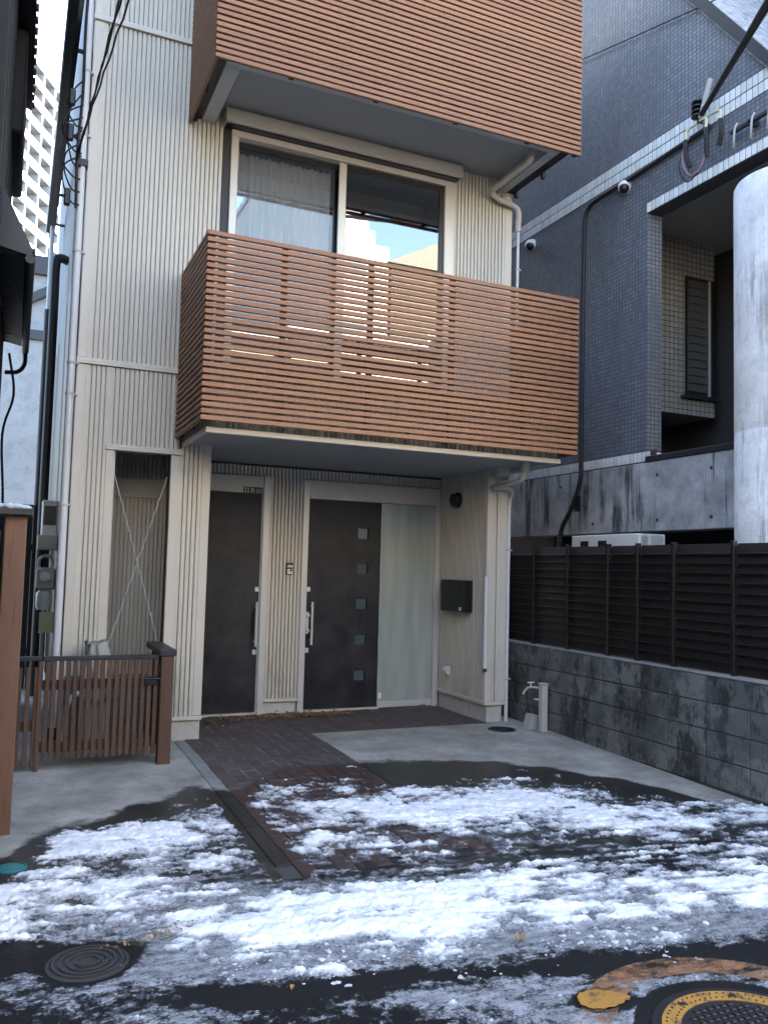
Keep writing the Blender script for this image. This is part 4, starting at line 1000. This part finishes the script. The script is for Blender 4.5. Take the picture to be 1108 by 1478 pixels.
L_MAP = """222364433465555555555653111356
222365433456555555565431124578
222355433356555555654211246787
222355433346655556531113568776
222355443345655664311245787666
222345443335656542112467876666
222345443335663211135687666665
222345443255521122457876666655
222346443664112346678766665555
222346423343446687876666655555
222334211247677888766666555555
222333344577788887766655555555
223355677888888877666555555555
235566788888887776655555555554
365546888888877666555555555544
654436888888776665555555554444
542236888877766555445555544444
321257888776665554444555444444
123477787766555444444444444444
234566777665554444444444444444
344556766655544444444444444433
433556665554444444444444443333
334555655544444444444444433322
344555544444444444444443333221
433444544444444444444433322110
331344544444444444443333211000
210344544444444444433322110000
000244544444444443333321000000
000244444444444333332221000000
000344444444443333332221000000
000233444444333333322211000000
000232344443333333321110000000
000221344333332333211000000000
000110233333222222110000000000
000000123222222211100000000000
000000122222211110000000000000
000000111112111000000000000000
000000000011100000000000000000
000000000000000000000000000000
000000000000000000000000000000
000000000000000000000000000000"""

def table(s): return np.array([[float(c) for c in r] for r in s.split()]) / 9.0
def look(Tb, x, y):
    i = np.clip((y - 2.0) / .1, 0, Tb.shape[0] - 1.001); j = np.clip((x + .4) / .2, 0, Tb.shape[1] - 1.001)
    a = i.astype(int); b = j.astype(int); fi = i - a; fj = j - b
    return Tb[a, b] * (1 - fi) * (1 - fj) + Tb[a + 1, b] * fi * (1 - fj) + Tb[a, b + 1] * (1 - fi) * fj + Tb[a + 1, b + 1] * fi * fj
GX, GYN = 1000, 520
gx = np.linspace(-1.4, 4.74, GX); gy = np.linspace(1.7, 6.15, GYN)
X, Y = np.meshgrid(gx, gy)
u = X * .97 + Y * .22; v = Y * .97 - X * -.22        # tyre tracks run slightly askew to the kerb
v = Y + X * .20; u = X - Y * .15
Sm = np.minimum(look(table(S_MAP), X, Y), .93); Lm = look(table(L_MAP), X, Y)
street = np.clip((5.0 - Y - .12 * (X - 2)) / .7, 0, 1)
streak = fbm(u * 1.5, v * 9, 3, 5); streak2 = fbm(u * 4, v * 24, 41, 4); patch = fbm(X * 6, Y * 8, 9, 5); fine = fbm(X * 26, Y * 30, 21, 4); crumb = fbm(X * 70, Y * 60, 55, 3)
brickn = fbm(X * 9.82, Y * 4.95 + .5 * (np.floor((X - 1.409) / .1018) % 2), 5, 2)
inbrick = ((X > 1.41) & (X < 2.53)).astype(float)
calm = 1.12 - .55 * Sm ** 2
fS = (Sm - .525) * 1.8 + calm * (streak * (1.0 * street + .25) + streak2 * (.7 * street + .15) + patch * 1.5 + fine * .85 + crumb * .45) + brickn * inbrick * (1 - street) * .5
joint = np.abs(((X - 1.409) / .1018) % 1 - .5) * 2
fS -= inbrick * (1 - street) * np.clip((joint - .86) / .14, 0, 1) * .25
kerbgap = np.exp(-((X - 1.36 + .03 * patch) / .075) ** 2) * np.clip((Y - 4.0) / .2, 0, 1)
fS -= kerbgap * 1.6          # bare kerb
fS -= np.exp(-(((X - .345) / .17) ** 2 + ((Y - 3.49) / .15) ** 2) ** 2) * 1.5           # street cover
fS -= np.exp(-(((X - .07) / .10) ** 2 + ((Y - 4.62) / .1) ** 2) ** 2) * 1.5
for cx, cy, rx, ry in ((.42, 4.83, .17, .16), (.80, 4.93, .15, .10)):                    # two clean slabs of snow on the concrete
    fS += np.exp(-(((X - cx) / rx) ** 4 + ((Y - cy) / ry) ** 4)) * .9
fL = (Lm - .30) * 1.6 + streak * .7 + streak2 * .5 + patch * .7 + fine * .6 + crumb * .5
fL -= kerbgap * 1.8
rm = np.hypot(X - MX, Y - MY); fL -= np.clip((.42 - rm) / .06, 0, 1) * 3; fS -= np.clip((.42 - rm) / .06, 0, 1) * 3
fL -= np.exp(-(((X - .345) / .17) ** 2 + ((Y - 3.49) / .15) ** 2) ** 2) * 1.5
fL -= np.exp(-(((X - 2.06) / .11) ** 2 + ((Y - 2.55) / .08) ** 2) ** 2) * 2
gz = np.where(Y > 4.06, -.02 * np.clip(6.6 - Y, 0, 2.6), -.06)
gz = np.where((Y <= 4.06) & (Y > 3.80), -.055, gz)
thS = np.clip(fS, 0, 1.2); thL = np.clip(fL, 0, 1)
lump = fbm(X * 14, Y * 16, 33, 4)
hgt = .019 * thS ** .55 * (1 + .5 * lump + .7 * streak + .9 * streak2 + .6 * fine) + .004 * thL ** .6 * (1 + lump + fine) + .0035 * (thS > 0) * crumb
ridge = np.clip(Sm - .75, 0, .3) * street; hgt += ridge * .06 * (.6 + .7 * np.clip(lump + .15, 0, 1) + 1.2 * np.clip(streak + .2, 0, 1) + .5 * fine) * (thS > 0)
cover = np.maximum(fS, fL)
Z = np.where(cover > 0, gz + .001 + np.maximum(hgt, 0), gz - .003)
vid = np.arange(GX * GYN).reshape(GYN, GX)
keep = (np.maximum(np.maximum(cover[:-1, :-1], cover[1:, :-1]), np.maximum(cover[:-1, 1:], cover[1:, 1:])) > 0)
keep &= (X[:-1, :-1] < 4.72)
F = np.stack([vid[:-1, :-1][keep], vid[:-1, 1:][keep], vid[1:, 1:][keep], vid[1:, :-1][keep]], 1)
used = np.unique(F); remap = -np.ones(GX * GYN, int); remap[used] = np.arange(len(used)); F = remap[F]
V = np.stack([X.ravel()[used], Y.ravel()[used], Z.ravel()[used]], 1)
me = bpy.data.meshes.new('snow'); me.vertices.add(len(V)); me.vertices.foreach_set('co', V.astype(np.float32).ravel())
me.loops.add(F.size); me.loops.foreach_set('vertex_index', F.astype(np.int32).ravel())
me.polygons.add(len(F)); me.polygons.foreach_set('loop_start', np.arange(0, F.size, 4, dtype=np.int32)); me.polygons.foreach_set('loop_total', np.full(len(F), 4, np.int32))
me.update(calc_edges=True); me.polygons.foreach_set('use_smooth', np.ones(len(F), bool))
for nm, arr in (('snow', np.clip(fS * 1.5 + street * (.8 * streak2 + .7 * streak + 1.1 * patch - .04), 0, 1) * (fS > -.05)), ('slush', np.clip(fL * 1.3 + (fS > 0) * .45, 0, 1))):
    at = me.attributes.new(nm, 'FLOAT', 'POINT'); at.data.foreach_set('value', arr.ravel()[used].astype(np.float32))
me.materials.append(M['snow'])
so = bpy.data.objects.new('snow', me); COL.objects.link(so); so['kind'] = 'stuff'; so['label'] = 'patchy melting snow and grey slush over the forecourt and street'

# loose lumps of ice along the ploughed ridge
rg = random.Random(11); icem = MB()
def lump_at(x, y, r, mbx, z):
    bm = bmesh.new(); bmesh.ops.create_icosphere(bm, subdivisions=2 if r > .015 else 1, radius=r)
    o1, o2 = rg.random() * 9, rg.random() * 9
    for q_ in bm.verts:
        k = 1 + .3 * math.sin(q_.co.x / r * 2.3 + o1) + .3 * math.sin(q_.co.y / r * 2.7 + o2) * math.cos(q_.co.z / r * 2 + o1)
        q_.co = Vector((q_.co.x * k * 1.25 + x, q_.co.y * k + y, max(-.004, q_.co.z * k * .45 + r * .2) + z))
    bm.verts.index_update(); mbx.add([q_.co for q_ in bm.verts], [[w_.index for w_ in f_.verts] for f_ in bm.faces]); bm.free()
Zi = lambda x, y: float(Z[min(GYN - 1, max(0, int((y - 1.7) / (6.15 - 1.7) * (GYN - 1)))), min(GX - 1, max(0, int((x + 1.4) / 6.14 * (GX - 1))))])
n_ = 0
while n_ < 230:
    x = rg.uniform(.2, 3.4); t_ = rg.gauss(0, .10); y = 3.62 - .25 * x + t_ - .12
    if vnoise(np.array([x * 3.1]), np.array([y * 4.0]), 77)[0] < .5: continue
    if y < 2.3 or y > 4.4 or math.hypot(x - MX, y - MY) < .4: continue
    lump_at(x, y, rg.choice((.003, .003, .004, .004, .005, .006, .008, .012)) * rg.uniform(.7, 1.2), icem, Zi(x, y) + .001); n_ += 1
for x, y, r in ((2.02, 3.28, .020), (2.12, 3.22, .022), (1.72, 3.42, .016), (2.35, 3.55, .018), (1.95, 3.72, .02), (2.75, 3.42, .014), (2.45, 3.18, .018), (2.42, 5.98, .022), (2.46, 5.96, .014)):
    lump_at(x, y, r, icem, Zi(x, y))
setting(icem.build('ice_lumps', 'ice_chunk', None, True), 'stuff')
# fallen leaves swept against the doors and a few in the street
lv = MB()
def leaf(x, y, z, s):
    a = rg.random() * 6.28; t1 = rg.uniform(-.5, .5); c_, s_ = math.cos(a), math.sin(a); pts = []
    for px, py, pz in ((-1, 0, 0), (-.3, .45, .7), (.5, .35, .8), (1, 0, .3), (.5, -.35, .6), (-.3, -.45, .8)):
        pts.append((x + s * (px * c_ - py * s_), y + s * (px * s_ + py * c_), z + s * (pz * (1 + t1)) + .002))
    lv.add(pts, [(0, 1, 5), (1, 2, 4, 5), (2, 3, 4)])
for cx, cy, sx, sy, n in ((2.55, 8.02, .22, .07, 120), (2.95, 8.05, .16, .06, 130), (2.15, 8.0, .2, .07, 60), (1.75, 7.8, .2, .12, 14), (4.2, 8.15, .12, .06, 10)):
    for k in range(n): leaf(rg.gauss(cx, sx), min(8.24, rg.gauss(cy, sy)), ground_z(8) + rg.uniform(.002, .012), rg.uniform(.012, .028))
for x, y, s in ((1.5, 3.05, .018), (1.02, 3.02, .02), (.46, 3.42, .012), (.62, 3.62, .014), (.70, 3.66, .014), (2.05, 3.06, .022), (2.07, 3.09, .02), (2.03, 3.07, .02), (3.9, 4.95, .022), (.95, 3.35, .014)):
    leaf(x, y, Zi(x, y) + .004, s)
for k in range(40): x = rg.gauss(.62, .14); leaf(x, 3.62 + (x - .6) * .3 + rg.gauss(0, .02), -.045, rg.uniform(.006, .014))
setting(lv.build('fallen_leaves', 'leaf_litter'), 'stuff')
